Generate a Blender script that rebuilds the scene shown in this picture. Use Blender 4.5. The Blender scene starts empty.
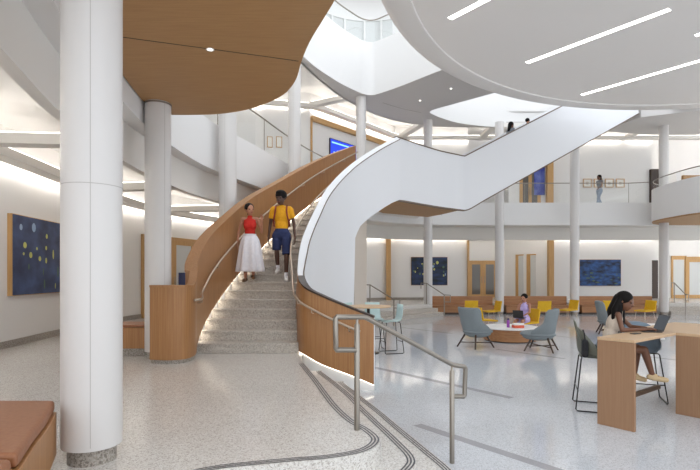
import bpy, bmesh, math, random
from mathutils import Vector, Matrix, noise
from mathutils.geometry import tessellate_polygon
random.seed(11)
SC = bpy.context.scene
COL = SC.collection
FPX, CX, HY, EYE = 500.0, 350.0, 275.0, 1.32
RISE = 4.7/28
LOW = -3*RISE            # sunken lower floor
Z2 = 4.7                 # second floor level
Z3 = 9.4
pi = math.pi

def V2(x, y): return Vector((x, y))
def V3(x, y, z): return Vector((x, y, z))

# ------------------------------------------------------------------ materials
MATS = {}
def srgb(r, g, b):
    f = lambda c: (c/255/12.92) if c/255 <= .04045 else ((c/255+.055)/1.055)**2.4
    return (f(r), f(g), f(b), 1)

def base_mat(name, col, rough=.5, metal=0, spec=.5):
    m = bpy.data.materials.new(name); m.use_nodes = True
    b = m.node_tree.nodes['Principled BSDF']
    b.inputs['Base Color'].default_value = col
    b.inputs['Roughness'].default_value = rough
    b.inputs['Metallic'].default_value = metal
    b.inputs['Specular IOR Level'].default_value = spec
    MATS[name] = m
    return m, m.node_tree, b

def noisy(name, c1, c2, scale=(1, 1, 1), detail=4, rough=.5, metal=0, spec=.5, lo=.3, hi=.7, bump=0, nscale=5):
    m, nt, b = base_mat(name, c1, rough, metal, spec)
    N, L = nt.nodes, nt.links
    tc = N.new('ShaderNodeTexCoord'); mp = N.new('ShaderNodeMapping')
    mp.inputs['Scale'].default_value = scale
    L.new(tc.outputs['Object'], mp.inputs['Vector'])
    nz = N.new('ShaderNodeTexNoise'); nz.inputs['Scale'].default_value = nscale; nz.inputs['Detail'].default_value = detail
    L.new(mp.outputs['Vector'], nz.inputs['Vector'])
    cr = N.new('ShaderNodeValToRGB')
    cr.color_ramp.elements[0].position = lo; cr.color_ramp.elements[0].color = c1
    cr.color_ramp.elements[1].position = hi; cr.color_ramp.elements[1].color = c2
    L.new(nz.outputs['Fac'], cr.inputs['Fac']); L.new(cr.outputs['Color'], b.inputs['Base Color'])
    if bump:
        bp = N.new('ShaderNodeBump'); bp.inputs['Strength'].default_value = bump; bp.inputs['Distance'].default_value = .01
        L.new(nz.outputs['Fac'], bp.inputs['Height']); L.new(bp.outputs['Normal'], b.inputs['Normal'])
    return m

def terrazzo(name, base, chips, rough, scale=60, spec=.5):
    m, nt, b = base_mat(name, base, rough, 0, spec)
    N, L = nt.nodes, nt.links
    tc = N.new('ShaderNodeTexCoord')
    vo = N.new('ShaderNodeTexVoronoi'); vo.inputs['Scale'].default_value = scale
    L.new(tc.outputs['Object'], vo.inputs['Vector'])
    sep = N.new('ShaderNodeSeparateColor'); L.new(vo.outputs['Color'], sep.inputs['Color'])
    cr = N.new('ShaderNodeValToRGB'); cr.color_ramp.interpolation = 'CONSTANT'
    els = cr.color_ramp.elements
    els[0].position = 0; els[0].color = chips[0]
    els[1].position = 1; els[1].color = chips[-1]
    n = len(chips)
    for i in range(1, n): 
        e = els.new(i/n); e.color = chips[i]
    L.new(sep.outputs['Red'], cr.inputs['Fac'])
    nz = N.new('ShaderNodeTexNoise'); nz.inputs['Scale'].default_value = .8; nz.inputs['Detail'].default_value = 3
    L.new(tc.outputs['Object'], nz.inputs['Vector'])
    lt = N.new('ShaderNodeMapRange'); lt.inputs['To Min'].default_value = .92; lt.inputs['To Max'].default_value = 1.05
    L.new(nz.outputs['Fac'], lt.inputs['Value'])
    mx = N.new('ShaderNodeMix'); mx.data_type = 'RGBA'; mx.blend_type = 'MULTIPLY'; mx.inputs['Factor'].default_value = 1
    L.new(cr.outputs['Color'], mx.inputs['A']); L.new(lt.outputs['Result'], mx.inputs['B'])
    L.new(mx.outputs['Result'], b.inputs['Base Color'])
    return m

def emit(name, col, s):
    m = bpy.data.materials.new(name); m.use_nodes = True
    nt = m.node_tree; nt.nodes.clear()
    e = nt.nodes.new('ShaderNodeEmission'); o = nt.nodes.new('ShaderNodeOutputMaterial')
    e.inputs['Color'].default_value = col; e.inputs['Strength'].default_value = s
    nt.links.new(e.outputs[0], o.inputs[0]); MATS[name] = m
    return m

def glass(name, tint, gloss=.06):
    m = bpy.data.materials.new(name); m.use_nodes = True
    nt = m.node_tree; N, L = nt.nodes, nt.links; N.clear()
    t = N.new('ShaderNodeBsdfTransparent'); t.inputs[0].default_value = tint
    g = N.new('ShaderNodeBsdfGlossy'); g.inputs['Roughness'].default_value = .02
    mx = N.new('ShaderNodeMixShader'); o = N.new('ShaderNodeOutputMaterial'); mx.inputs[0].default_value = gloss
    L.new(t.outputs[0], mx.inputs[1]); L.new(g.outputs[0], mx.inputs[2]); L.new(mx.outputs[0], o.inputs[0])
    MATS[name] = m
    return m

base_mat('white', srgb(228, 227, 226), .55, 0, .3)
base_mat('white_shell', srgb(226, 227, 230), .4, 0, .4)
base_mat('plaster', srgb(226, 223, 218), .7, 0, .2)
base_mat('grey_ceiling', srgb(205, 202, 200), .7, 0, .2)
base_mat('disc_paint', srgb(236, 231, 226), .7, 0, .2)
base_mat('disc_rim', srgb(232, 228, 224), .6, 0, .2)
base_mat('column_paint', srgb(212, 209, 207), .32, 0, .45)
base_mat('beige', srgb(205, 194, 182), .6)
base_mat('seam', srgb(176, 172, 168), .7)
base_mat('navy_box', srgb(44, 54, 104), .4)
base_mat('bronze', srgb(105, 88, 74), .4, .6)
base_mat('steel', srgb(150, 143, 134), .32, .9)
base_mat('rail_steel', srgb(190, 175, 158), .3, .8)
base_mat('black_metal', srgb(30, 28, 27), .4, .3)
base_mat('dark', srgb(52, 46, 42), .5)
noisy('wood', srgb(172, 126, 81), srgb(152, 105, 63), (14, 14, .5), 5, .42, nscale=3, lo=.3, hi=.75)
noisy('wood_soffit', srgb(178, 137, 90), srgb(166, 124, 78), (1, 14, 1), 5, .5, nscale=2.5, lo=.3, hi=.75)
noisy('wood_honey', srgb(200, 160, 106), srgb(184, 142, 88), (14, 14, .5), 4, .45, nscale=3)
noisy('wood_bench', srgb(176, 126, 84), srgb(152, 104, 66), (.6, 6, 12), 4, .42, nscale=3)
noisy('wood_dark', srgb(70, 52, 42), srgb(52, 38, 30), (10, 10, 1), 4, .4, nscale=4)
noisy('table_lam', srgb(160, 124, 94), srgb(152, 116, 87), (20, 20, .6), 4, .5, nscale=3)
noisy('table_top', srgb(206, 175, 140), srgb(196, 164, 129), (3, 14, 3), 4, .4, nscale=3)
noisy('leather', srgb(152, 102, 70), srgb(140, 90, 60), (1, 1, 1), 6, .5, nscale=40, bump=.06)
terrazzo('terrazzo', srgb(205, 199, 191), [srgb(222, 219, 214), srgb(211, 208, 203), srgb(216, 212, 206), srgb(200, 195, 189), srgb(224, 222, 218), srgb(180, 174, 167), srgb(213, 209, 204)], .2, 110)
terrazzo('terrazzo_low', srgb(205, 203, 202), [srgb(208, 211, 216), srgb(199, 203, 209), srgb(204, 207, 211), srgb(192, 195, 200), srgb(212, 215, 220), srgb(178, 180, 185), srgb(203, 206, 211)], .08, 110)
terrazzo('terrazzo_step', srgb(190, 182, 172), [srgb(206, 199, 190), srgb(188, 181, 172), srgb(196, 188, 178), srgb(170, 162, 152), srgb(208, 203, 196), srgb(150, 141, 131)], .4, 110)
terrazzo('terrazzo_base', srgb(150, 143, 134), [srgb(166, 158, 149), srgb(146, 138, 129), srgb(154, 148, 140), srgb(122, 114, 106), srgb(172, 166, 158)], .4, 100)
noisy('stripe', srgb(164, 164, 168), srgb(154, 154, 158), rough=.16, nscale=60)
base_mat('nosing', srgb(70, 70, 76), .5)
noisy('yellow', srgb(226, 180, 24), srgb(214, 166, 16), nscale=20, rough=.6)
noisy('grey_fabric', srgb(136, 143, 146), srgb(122, 130, 133), nscale=60, rough=.9, bump=.1)
noisy('blue_fabric', srgb(130, 146, 160), srgb(118, 134, 148), nscale=60, rough=.9)
base_mat('aqua', srgb(184, 206, 205), .5)
base_mat('olive_shell', srgb(96, 98, 86), .35)
base_mat('table_white', srgb(238, 237, 235), .35)
base_mat('laptop', srgb(62, 60, 60), .4, .4)
base_mat('laptop_keys', srgb(40, 40, 42), .5)
base_mat('purple', srgb(150, 72, 172), .35)
base_mat('red_orange', srgb(214, 92, 62), .5)
base_mat('paper', srgb(240, 238, 232), .6)
glass('glass', (.985, .992, .99, 1), .04)
base_mat('frosted', srgb(214, 218, 220), .25)
base_mat('dark_glass', srgb(104, 100, 95), .1)
base_mat('grey_glass', srgb(205, 207, 206), .3)
emit('led', (1, .94, .86, 1), 13)
emit('led_soft', (1, .94, .86, 1), 3)
emit('led_rail', (1, .92, .78, 1), 7)
emit('led_base', (1, .92, .78, 1), 2.2)
emit('lamp', (1, .96, .90, 1), 5)
emit('lamp_spot', (1, .95, .88, 1), 3)
emit('screen', srgb(50, 70, 205), 1.0)
emit('screen_cyan', srgb(140, 200, 240), 1.0)
emit('laptop_screen', srgb(90, 94, 100), .5)
noisy('canvas_navy', srgb(26, 38, 74), srgb(62, 84, 130), (1, 1, 1.4), 6, .5, nscale=2.2, lo=.32, hi=.72)
noisy('canvas_sea', srgb(16, 30, 52), srgb(46, 92, 158), (1.5, 1.5, 3), 7, .5, nscale=2.0, lo=.35, hi=.68)
noisy('canvas_dusk', srgb(12, 28, 38), srgb(36, 56, 100), (1, 1, 2.5), 7, .5, nscale=2.0, lo=.35, hi=.66)
noisy('banner', srgb(40, 56, 150), srgb(130, 146, 205), (1, 1, .6), 5, .5, nscale=2.4, lo=.4, hi=.75)
base_mat('dab_yellow', srgb(196, 196, 110), .6)
base_mat('dab_pale', srgb(150, 175, 205), .6)
base_mat('dab_green', srgb(78, 104, 84), .6)
# people
base_mat('skin_brown', srgb(112, 74, 54), .5)
base_mat('skin_dark', srgb(82, 56, 44), .5)
base_mat('skin_tan', srgb(176, 124, 98), .5)
base_mat('hair', srgb(18, 14, 13), .6, 0, .15)
base_mat('hair_brown', srgb(42, 30, 25), .6, 0, .15)
base_mat('eye', srgb(20, 16, 15), .2)
base_mat('lips', srgb(128, 66, 60), .4)
noisy('cloth_red', srgb(206, 40, 26), srgb(186, 32, 22), nscale=40, rough=.8)
noisy('cloth_white', srgb(238, 236, 240), srgb(228, 226, 232), nscale=20, rough=.8)
noisy('cloth_mustard', srgb(232, 168, 24), srgb(216, 150, 16), nscale=30, rough=.8)
noisy('cloth_navy', srgb(42, 52, 92), srgb(34, 43, 80), nscale=40, rough=.85)
noisy('cloth_lilac', srgb(196, 178, 226), srgb(184, 166, 216), nscale=30, rough=.85)
noisy('cloth_grey', srgb(120, 126, 134), srgb(104, 110, 118), nscale=30, rough=.85)
noisy('cloth_denim', srgb(150, 164, 182), srgb(132, 146, 166), nscale=30, rough=.85)
noisy('cloth_cream', srgb(214, 200, 184), srgb(202, 186, 170), nscale=30, rough=.85)
noisy('cloth_black', srgb(40, 40, 44), srgb(32, 32, 36), nscale=30, rough=.85)
base_mat('strap_red', srgb(128, 44, 34), .7)
base_mat('shoe_white', srgb(228, 226, 224), .5)
base_mat('shoe_tan', srgb(206, 180, 140), .6)
base_mat('shoe_brown', srgb(120, 92, 70), .6)

# ------------------------------------------------------------------ mesh tools
def spline(pts, n=8, closed=False):
    """Catmull-Rom through points of any dimension."""
    P = [tuple(p) for p in pts]; out = []
    m = len(P)
    for i in range(m-1 if not closed else m):
        g = lambda j: P[j % m] if closed else P[max(0, min(m-1, j))]
        p0, p1, p2, p3 = g(i-1), g(i), g(i+1), g(i+2)
        for k in range(n):
            t = k/n; t2, t3 = t*t, t*t*t
            out.append(tuple(.5*((2*b)+(-a+c)*t+(2*a-5*b+4*c-d)*t2+(-a+3*b-3*c+d)*t3) for a, b, c, d in zip(p0, p1, p2, p3)))
    if not closed: out.append(P[-1])
    return out

def resample(pts, n):
    P = [tuple(p) for p in pts]
    s = [0]
    for a, b in zip(P, P[1:]): s.append(s[-1]+math.dist(a[:2], b[:2]))
    out = []; j = 0
    for i in range(n+1):
        d = s[-1]*i/n
        while j < len(P)-2 and s[j+1] < d: j += 1
        t = 0 if s[j+1] == s[j] else (d-s[j])/(s[j+1]-s[j])
        out.append(tuple(a+(b-a)*t for a, b in zip(P[j], P[j+1])))
    return out

def normals2(P):
    N = []
    for i in range(len(P)):
        a = P[max(0, i-1)]; b = P[min(len(P)-1, i+1)]
        t = V2(b[0]-a[0], b[1]-a[1]); t.normalize()
        N.append(V2(t.y, -t.x))
    return N

def offset(P, o):
    N = normals2(P)
    return [(p[0]+n.x*(o[i] if isinstance(o, list) else o), p[1]+n.y*(o[i] if isinstance(o, list) else o)) for i, (p, n) in enumerate(zip(P, N))]

class MB:
    def __init__(s): s.bm = bmesh.new(); s.mi = 0
    def f(s, vs):
        try:
            fc = s.bm.faces.new(vs); fc.material_index = s.mi; return fc
        except ValueError: return None
    def v(s, p): return s.bm.verts.new(p)
    def box(s, x0, y0, z0, x1, y1, z1):
        c = [s.v((x, y, z)) for z in (z0, z1) for y in (y0, y1) for x in (x0, x1)]
        for q in ((0, 2, 3, 1), (4, 5, 7, 6), (0, 1, 5, 4), (2, 6, 7, 3), (0, 4, 6, 2), (1, 3, 7, 5)): s.f([c[i] for i in q])
        return s
    def obox(s, c, size, M=None):
        M = M or Matrix.Identity(3); h = Vector(size)/2; c = Vector(c)
        k = [s.v(c + M @ Vector((x*h.x, y*h.y, z*h.z))) for z in (-1, 1) for y in (-1, 1) for x in (-1, 1)]
        for q in ((0, 2, 3, 1), (4, 5, 7, 6), (0, 1, 5, 4), (2, 6, 7, 3), (0, 4, 6, 2), (1, 3, 7, 5)): s.f([k[i] for i in q])
        return s
    def seg(s, p0, p1, z0, z1, t0, t1):
        """box along plan segment p0-p1, thickness t0..t1 along its right normal"""
        p0, p1 = V2(*p0), V2(*p1); t = (p1-p0).normalized(); n = V2(t.y, -t.x)
        q = [p0+n*t0, p1+n*t0, p1+n*t1, p0+n*t1]
        return s.prism([tuple(a) for a in q], z0, z1)
    def prism(s, poly, z0, z1):
        n = len(poly)
        zb = z0 if isinstance(z0, (list, tuple)) else [z0]*n
        zt = z1 if isinstance(z1, (list, tuple)) else [z1]*n
        area = sum(poly[i][0]*poly[(i+1) % n][1]-poly[(i+1) % n][0]*poly[i][1] for i in range(n))
        if area < 0: poly = poly[::-1]; zb = zb[::-1]; zt = zt[::-1]
        a = [s.v((p[0], p[1], z)) for p, z in zip(poly, zb)]; b = [s.v((p[0], p[1], z)) for p, z in zip(poly, zt)]
        for i in range(n):
            j = (i+1) % n; s.f([a[i], a[j], b[j], b[i]])
        if n == 4:
            s.f(a[::-1]); s.f(b)
        else:
            tris = tessellate_polygon([[Vector((p[0], p[1], 0)) for p in poly]])
            for t in tris:
                i, j, k = t
                ar = (poly[j][0]-poly[i][0])*(poly[k][1]-poly[i][1])-(poly[k][0]-poly[i][0])*(poly[j][1]-poly[i][1])
                if ar < 0: j, k = k, j
                s.f([b[i], b[j], b[k]]); s.f([a[i], a[k], a[j]])
        return s
    def grid(s, rows, close_u=False, close_v=False, mats=None):
        R = [[s.v(p) for p in r] for r in rows]; nr = len(R); nc = len(R[0])
        for i in range(nr if close_v else nr-1):
            for j in range(nc if close_u else nc-1):
                a, b = R[i], R[(i+1) % nr]; k = (j+1) % nc
                if mats: s.mi = mats[j]
                s.f([a[j], a[k], b[k], b[j]])
        return R
    def sweep(s, P, sec, closed=True, caps=True, mats=None):
        """P: plan polyline (x,y,...). sec: list of (offset,z) or function(i)->list"""
        N = normals2(P); rows = []
        for i, (p, n) in enumerate(zip(P, N)):
            q = sec(i) if callable(sec) else sec
            rows.append([(p[0]+n.x*o, p[1]+n.y*o, z) for o, z in q])
        R = s.grid(rows, close_u=closed, mats=mats)
        if caps and closed:
            s.f(R[0][::-1]); s.f(R[-1])
        return s
    def tube(s, path, r, seg=8, closed=False):
        P = [Vector(p) for p in path]; n = len(P); rows = []
        up = None
        for i, p in enumerate(P):
            a = P[i-1] if (i or closed) else P[0]; b = P[(i+1) % n] if (i < n-1 or closed) else P[-1]
            t = (b-a).normalized()
            if up is None:
                up = Vector((0, 0, 1)) if abs(t.z) < .9 else Vector((0, 1, 0))
            x = t.cross(up)
            if x.length < 1e-5: x = t.cross(Vector((1, 0, 0)))
            x.normalize(); y = x.cross(t).normalized(); up = y
            rr = r[i] if isinstance(r, (list, tuple)) else r
            rows.append([tuple(p + x*math.cos(2*pi*k/seg)*rr + y*math.sin(2*pi*k/seg)*rr) for k in range(seg)])
        R = s.grid(rows, close_u=True, close_v=closed)
        if not closed: s.f(R[0][::-1]); s.f(R[-1])
        return s
    def lathe(s, prof, c=(0, 0, 0), seg=32, capb=True, capt=True):
        rows = [[(c[0]+r*math.cos(2*pi*k/seg), c[1]+r*math.sin(2*pi*k/seg), c[2]+z) for k in range(seg)] for r, z in prof]
        R = s.grid(rows, close_u=True)
        if capb: s.f(R[0][::-1])
        if capt: s.f(R[-1])
        return s
    def ell(s, c, r, M=None, nu=16, nv=10):
        M = M or Matrix.Identity(3); c = Vector(c)
        rows = []
        for i in range(1, nv):
            th = pi*i/nv
            rows.append([tuple(c+M @ Vector((r[0]*math.sin(th)*math.cos(2*pi*k/nu), r[1]*math.sin(th)*math.sin(2*pi*k/nu), -r[2]*math.cos(th)))) for k in range(nu)])
        R = s.grid(rows, close_u=True)
        a = s.v(c+M @ Vector((0, 0, -r[2]))); b = s.v(c+M @ Vector((0, 0, r[2])))
        for k in range(nu):
            s.f([a, R[0][(k+1) % nu], R[0][k]]); s.f([b, R[-1][k], R[-1][(k+1) % nu]])
        return s
    def cap(s, a, b, ra, rb, seg=12):
        """tapered capsule"""
        a, b = Vector(a), Vector(b); t = b-a; L = t.length
        if L < 1e-6: return s.ell(a, (ra, ra, ra))
        M = t.to_track_quat('Z', 'Y').to_matrix()
        rows = []
        for i in range(1, 5):
            th = pi/2*i/4; rows.append((ra*math.sin(th), -ra*math.cos(th)))
        for i in range(0, 4):
            th = pi/2*i/4; rows.append((rb*math.cos(th), L+rb*math.sin(th)))
        R = s.grid([[tuple(a+M @ Vector((r*math.cos(2*pi*k/seg), r*math.sin(2*pi*k/seg), z))) for k in range(seg)] for r, z in rows], close_u=True)
        p = s.v(a+M @ Vector((0, 0, -ra))); q = s.v(a+M @ Vector((0, 0, L+rb)))
        for k in range(seg):
            s.f([p, R[0][(k+1) % seg], R[0][k]]); s.f([q, R[-1][k], R[-1][(k+1) % seg]])
        return s
    def build(s, name, mats, parent=None, smooth=None, bevel=0, recalc=True, **props):
        if recalc: bmesh.ops.recalc_face_normals(s.bm, faces=s.bm.faces)
        me = bpy.data.meshes.new(name); s.bm.to_mesh(me); s.bm.free()
        for m in (mats if isinstance(mats, (list, tuple)) else [mats]): me.materials.append(MATS[m])
        o = bpy.data.objects.new(name, me); COL.objects.link(o)
        if parent: o.parent = parent
        if smooth:
            for p in me.polygons: p.use_smooth = True
            if smooth != True: me.set_sharp_from_angle(angle=math.radians(smooth))
        if bevel:
            md = o.modifiers.new('bevel', 'BEVEL'); md.width = bevel; md.segments = 2; md.limit_method = 'ANGLE'
        for k, v in props.items(): o[k] = v
        return o

def tag(o, label, cat, group=None):
    o['label'] = label; o['category'] = cat
    if group: o['group'] = group
    return o
def thing(name, label, cat, loc=(0, 0, 0), rz=0, group=None):
    o = bpy.data.objects.new(name, None); COL.objects.link(o); o.empty_display_size = .2
    o.location = loc; o.rotation_euler = (0, 0, rz)
    return tag(o, label, cat, group)
def structure(o): o['kind'] = 'structure'; return o
def dup(root, loc, rz, label):
    r = root.copy(); COL.objects.link(r); r.location = loc; r.rotation_euler = (0, 0, rz); r['label'] = label
    for ch in list(root.children):
        c = ch.copy(); COL.objects.link(c); c.parent = r
        for g in ch.children:
            d = g.copy(); COL.objects.link(d); d.parent = c
    return r
def under(o, root):
    """parent a mesh built in world coordinates under an unrotated Empty"""
    o.parent = root; o.location = -root.location
    return o
def PX(px, d): return (px-CX)/FPX*d
def PZ(py, d): return EYE+(HY-py)/FPX*d

# ------------------------------------------------------------------ plan curves (x right, y away from the photographer)
Fc = spline([(-1.3, -1.5), (-1.6, .5), (-2.0, 2.2), (-2.46, 3.9), (-2.90, 5.46), (-3.12, 6.8), (-3.3, 8.3), (-3.26, 10.4), (-3.02, 11.8),
             (-2.48, 13.65), (-1.7, 16.6), (-.85, 18.9), (.1, 20.7), (1.6, 22.6), (3.6, 23.75), (6.3, 24.05), (9.5, 24.05), (12.4, 24.05), (15.2, 24.05), (21, 24.05)], 5)
Wc = spline([(-5.6, -1.5), (-5.7, 2), (-6.0, 6), (-6.2, 9), (-6.38, 11), (-6.5, 13.5), (-6.35, 15.4), (-5.5, 17.9), (-4.2, 20.5), (-2.4, 23.2), (-.4, 25.2), (2.1, 26.5)], 5)
NR = 90
Fr = resample(Fc, NR); Wr = resample(Wc, 60)
goff = [-(.26+1.2*max(0, min(1, (p[1]-14)/9))) for p in Fr]
Gr = offset(Fr, goff)

def rays(P, outline, maxd=9):
    """for every inner point the point of the outline hit along its outward normal"""
    N = normals2(P); out = []
    for p, n in zip(P, N):
        o = V2(p[0], p[1]); d = -n; best = None
        for a, b in zip(outline, outline[1:]):
            a2, b2 = V2(*a[:2]), V2(*b[:2]); e = b2-a2
            den = d.x*e.y-d.y*e.x
            if abs(den) < 1e-9: continue
            r = a2-o; t = (r.x*e.y-r.y*e.x)/den; s_ = (r.x*d.y-r.y*d.x)/den
            if t > .05 and -1e-6 <= s_ <= 1+1e-6 and (best is None or t < best): best = t
        out.append(tuple(o+d*(best if best and best < maxd else (out and .0 or 3.0) or 3.0)))
    return out
# outer wall counterpart for every ring point (left wall then straight back wall)
Wfull = resample(Wc+[(6.25, 26.5), (10.5, 26.5), (16, 26.5)], NR)

# ------------------------------------------------------------------ ground
nose1 = spline([(-1.3, -2), (-1.32, 1.2), (-1.32, 2.3), (-1.25, 2.95), (-1.08, 3.25), (-.91, 3.38), (-.69, 3.455), (-.4, 3.53), (-.14, 3.59), (.13, 3.74), (.25, 4.0), (.18, 4.28), (.045, 4.55), (-.1, 5.0), (-.22, 5.5), (-.4, 6.3), (-.62, 7.2), (-.76, 7.75)], 5)
nose2 = spline([(-.98, -2), (-.98, 1.2), (-.95, 2.2), (-.8, 2.8), (-.45, 3.15), (0, 3.3), (.3, 3.52), (.456, 3.78), (.54, 4.05), (.45, 4.5), (.28, 5.15), (.14, 5.7), (.025, 6.19), (-.18, 6.9), (-.42, 7.65), (-.44, 7.8)], 5)
nose3 = spline([(-.64, -2), (-.64, 1.2), (-.6, 2.1), (-.4, 2.6), (0, 2.95), (.45, 3.25), (.7, 3.6), (.86, 4.0), (.87, 4.25), (.75, 4.71), (.56, 5.4), (.37, 6.11), (.15, 6.85), (-.08, 7.64), (-.1, 7.8)], 5)
ringedge = [(-.8, 8.2), (-.7, 9), (-.6, 11), (-.25, 13), (0, 14.35), (.1, 16.5), (.2, 18.6)]
steparc = spline([(.2, 18.7), (.75, 19.6), (1.55, 20.7), (2.7, 21.9), (3.75, 22.75)], 6)
poly = [(p[0], p[1]) for p in nose1]+ringedge+[(p[0], p[1]) for p in steparc]+[(3.8, 23.62), (22, 23.62), (22, 31), (-9, 31), (-9, -9), (-1.3, -9)]
structure(MB().prism(poly, LOW-.05, 0).build('floor', 'terrazzo'))
structure(MB().box(-3, -9, LOW-.35, 22, 30.5, LOW).build('floor_sunken', 'terrazzo_low'))
# broad nosing steps in front
def ribbon(mb, P, o0, o1, z):
    a, b = offset(P, o0), offset(P, o1)
    mb.grid([[(p[0], p[1], z), (q[0], q[1], z)] for p, q in zip(a, b)])
def cstep(P, inner, ztop, name):
    # P travels near -> far; the right normal points to the lower floor
    q = [(p[0], p[1]) for p in P]; q2 = [(p[0], p[1]) for p in inner][::-1]
    return MB().prism(q+q2, LOW-.02, ztop).build(name, 'terrazzo')
st = thing('entry_steps', 'low curved terrazzo steps with dark nosing stripes in front of the wooden stair', 'steps', (.2, 4, LOW))
s2 = under(cstep(nose2, offset(nose1, -.03), -RISE, 'step'), st); s3 = under(cstep(nose3, offset(nose2, -.03), -2*RISE, 'step'), st)
for P, z, par in ((nose1, .0, st), (nose2, -RISE, st), (nose3, -2*RISE, st)):
    mb = MB()
    for k in range(3): ribbon(mb, P[20:-3], -.014-k*.027, -.028-k*.027, z+.0015)
    under(mb.build('nosing_stripe', 'nosing', recalc=False), st)

# dark floor stripes, all one direction
u = V2(.615, -.7885); nn = V2(.7885, .615)
mbs = [(4.39, (.82, 6.09), 0, 2.6), (6.45, (.49, 9.86), 0, 3.1), (10.38, (3.6, 12.26), 0, 1.75), (12.1, (1.78, 17.4), 0, 2.3), (8.5, (2.6, 10.35), 0, 1.6), (8.45, (.55, 12.9), -1.2, .9), (12.2, (6.3, 11.6), 0, 1.9), (14.3, (5.2, 16.2), 0, 2)]
for k, (off, st0, a, b) in enumerate(mbs[:4]+mbs[6:]):
    p = V2(*st0)
    w = .065 if k < 2 else .045
    q = [p+u*a-nn*w, p+u*b-nn*w, p+u*b+nn*w, p+u*a+nn*w]
    structure(MB().prism([tuple(x) for x in q], LOW-.002, LOW+.0015).build('floor_stripe', 'stripe'))

# far steps up to the ring
def stair_sec(n=2, tread=.33, top=-RISE):
    sec = [(-.04, LOW-.01)]; o0 = -.04
    sec.append((o0, top))
    for k in range(n):
        sec.append(((k+1)*tread, top-k*RISE)); sec.append(((k+1)*tread, top-(k+1)*RISE if k < n-1 else LOW-.01))
    return sec
fs = MB().sweep(steparc, stair_sec()).build('curved_steps', 'terrazzo_step')
tag(fs, 'grey terrazzo steps curving up beyond the aqua stools, left of the benches', 'steps')
fs2 = MB().sweep([(14.75, 23.62), (18.5, 23.62)], stair_sec()).build('wall_steps', 'terrazzo_step')
tag(fs2, 'grey terrazzo steps by the glazed doorway at the far right', 'steps')

# ------------------------------------------------------------------ walls
structure(MB().sweep(Wr, [(0, 0), (0, 9.6), (-.15, 9.6), (-.15, 0)]).build('wall_left', 'white', smooth=40))
structure(MB().sweep(Wr, [(.02, 0), (.02, .13), (0, .13), (0, 0)]).build('baseboard_left', 'terrazzo_base', smooth=40))
def wallbox(name, p0, p1, z0, z1, m='white', t0=-.15, t1=0): return structure(MB().seg(p0, p1, z0, z1, t0, t1).build(name, m))
BY = 26.5
wallbox('wall_back', (2.1, BY), (6.25, BY), 0, 9.6)
wallbox('wall_back.001', (6.25, 28.9), (9.0, 28.9), 0, 9.6)
wallbox('wall_back_return', (6.25, 26.65), (6.25, 28.9), 0, 9.6, t0=-.0, t1=-.15)
wallbox('wall_back.002', (8.95, 28.9), (10.75, 26.6), 0, 9.6)
wallbox('wall_back.003', (10.7, BY), (15.85, BY), 0, 9.6)
wallbox('wall_back_return.001', (15.85, 26.5), (15.85, 28.5), 0, 9.6, t0=.15, t1=0)
wallbox('wall_back.004', (15.7, 28.3), (24, 28.3), 0, 9.6)
wallbox('baseboard_back', (2.1, BY), (6.25, BY), 0, .13, 'terrazzo_base', 0, .02)

# ------------------------------------------------------------------ second floor ring
def ring_slab(inner, outer, z0, z1, name, m):
    rows = []
    for a, b in zip(inner, outer):
        rows.append([(a[0], a[1], z0), (a[0], a[1], z1), (b[0], b[1], z1), (b[0], b[1], z0)])
    mb = MB(); R = mb.grid(rows, close_u=True); mb.f(R[0][::-1]); mb.f(R[-1])
    return structure(mb.build(name, m))
LOWL = [(-5.5, -9)]+[(p[0], p[1]) for p in Wc]+[(6.25, 26.5), (10.7, 26.5), (22, 26.5)]
Wcove = rays(Gr, LOWL)
Wout = rays(Fr, [(-5.5, -9)]+[(p[0], p[1]) for p in Wc]+[(5.9, 26.5), (6.2, 28.95), (22, 28.95)])
UPL = [(-5.5, -9)]+[(p[0], p[1]) for p in Wc if p[1] < 20.4]+[(-4.0, 20.9), (-1.72, 21.5), (2.4, 26.5), (22, 26.5)]
Fin = offset(Fr, -.3)
ring_slab(Fin, Wout, 4.2, Z2, 'slab_second_floor', 'plaster')
fas = structure(MB().sweep(Fr, [(0, 3.72), (0, 4.8), (-.3, 4.8), (-.3, 3.72)]).build('trim_fascia', 'white', smooth=40))
low = structure(MB().sweep(Gr, [(0, 3.1), (0, 3.75), (-.14, 3.75), (-.14, 3.1)]).build('trim_bulkhead', 'plaster', smooth=40))
mb = MB(); mb.grid([[(a[0], a[1], 3.74), (b[0], b[1], 3.74)] for a, b in zip(Fin, Gr)])
structure(mb.build('ceiling_edge', 'plaster', smooth=40))

def coffers(inner, outer, wallp, ztop, zl, name):
    """ring ceiling: flat top, perimeter cove beam at the wall, radial beams, hidden led strips"""
    rows = [[(a[0], a[1], ztop), (b[0], b[1], ztop)] for a, b in zip(inner, outer)]
    mb = MB(); mb.grid(rows); structure(mb.build('ceiling_'+name, 'white', smooth=40))
    cove = []
    for a, b in zip(inner, wallp):
        d = V2(a[0]-b[0], a[1]-b[1]); L = d.length; d = d/L
        cove.append((b[0]+d.x*min(.34, L*.35), b[1]+d.y*min(.34, L*.35)))
    structure(MB().sweep(cove, [(-.16, zl), (.16, zl), (.16, zl+.16), (-.16, zl+.16)]).build('trim_cove_'+name, 'plaster', smooth=40))
    return cove
def blend(a, b, t): return (a[0]+(b[0]-a[0])*t, a[1]+(b[1]-a[1])*t)
cove = coffers(Gr, Wout, Wcove, 4.0, 3.27, 'second_floor')
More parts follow.
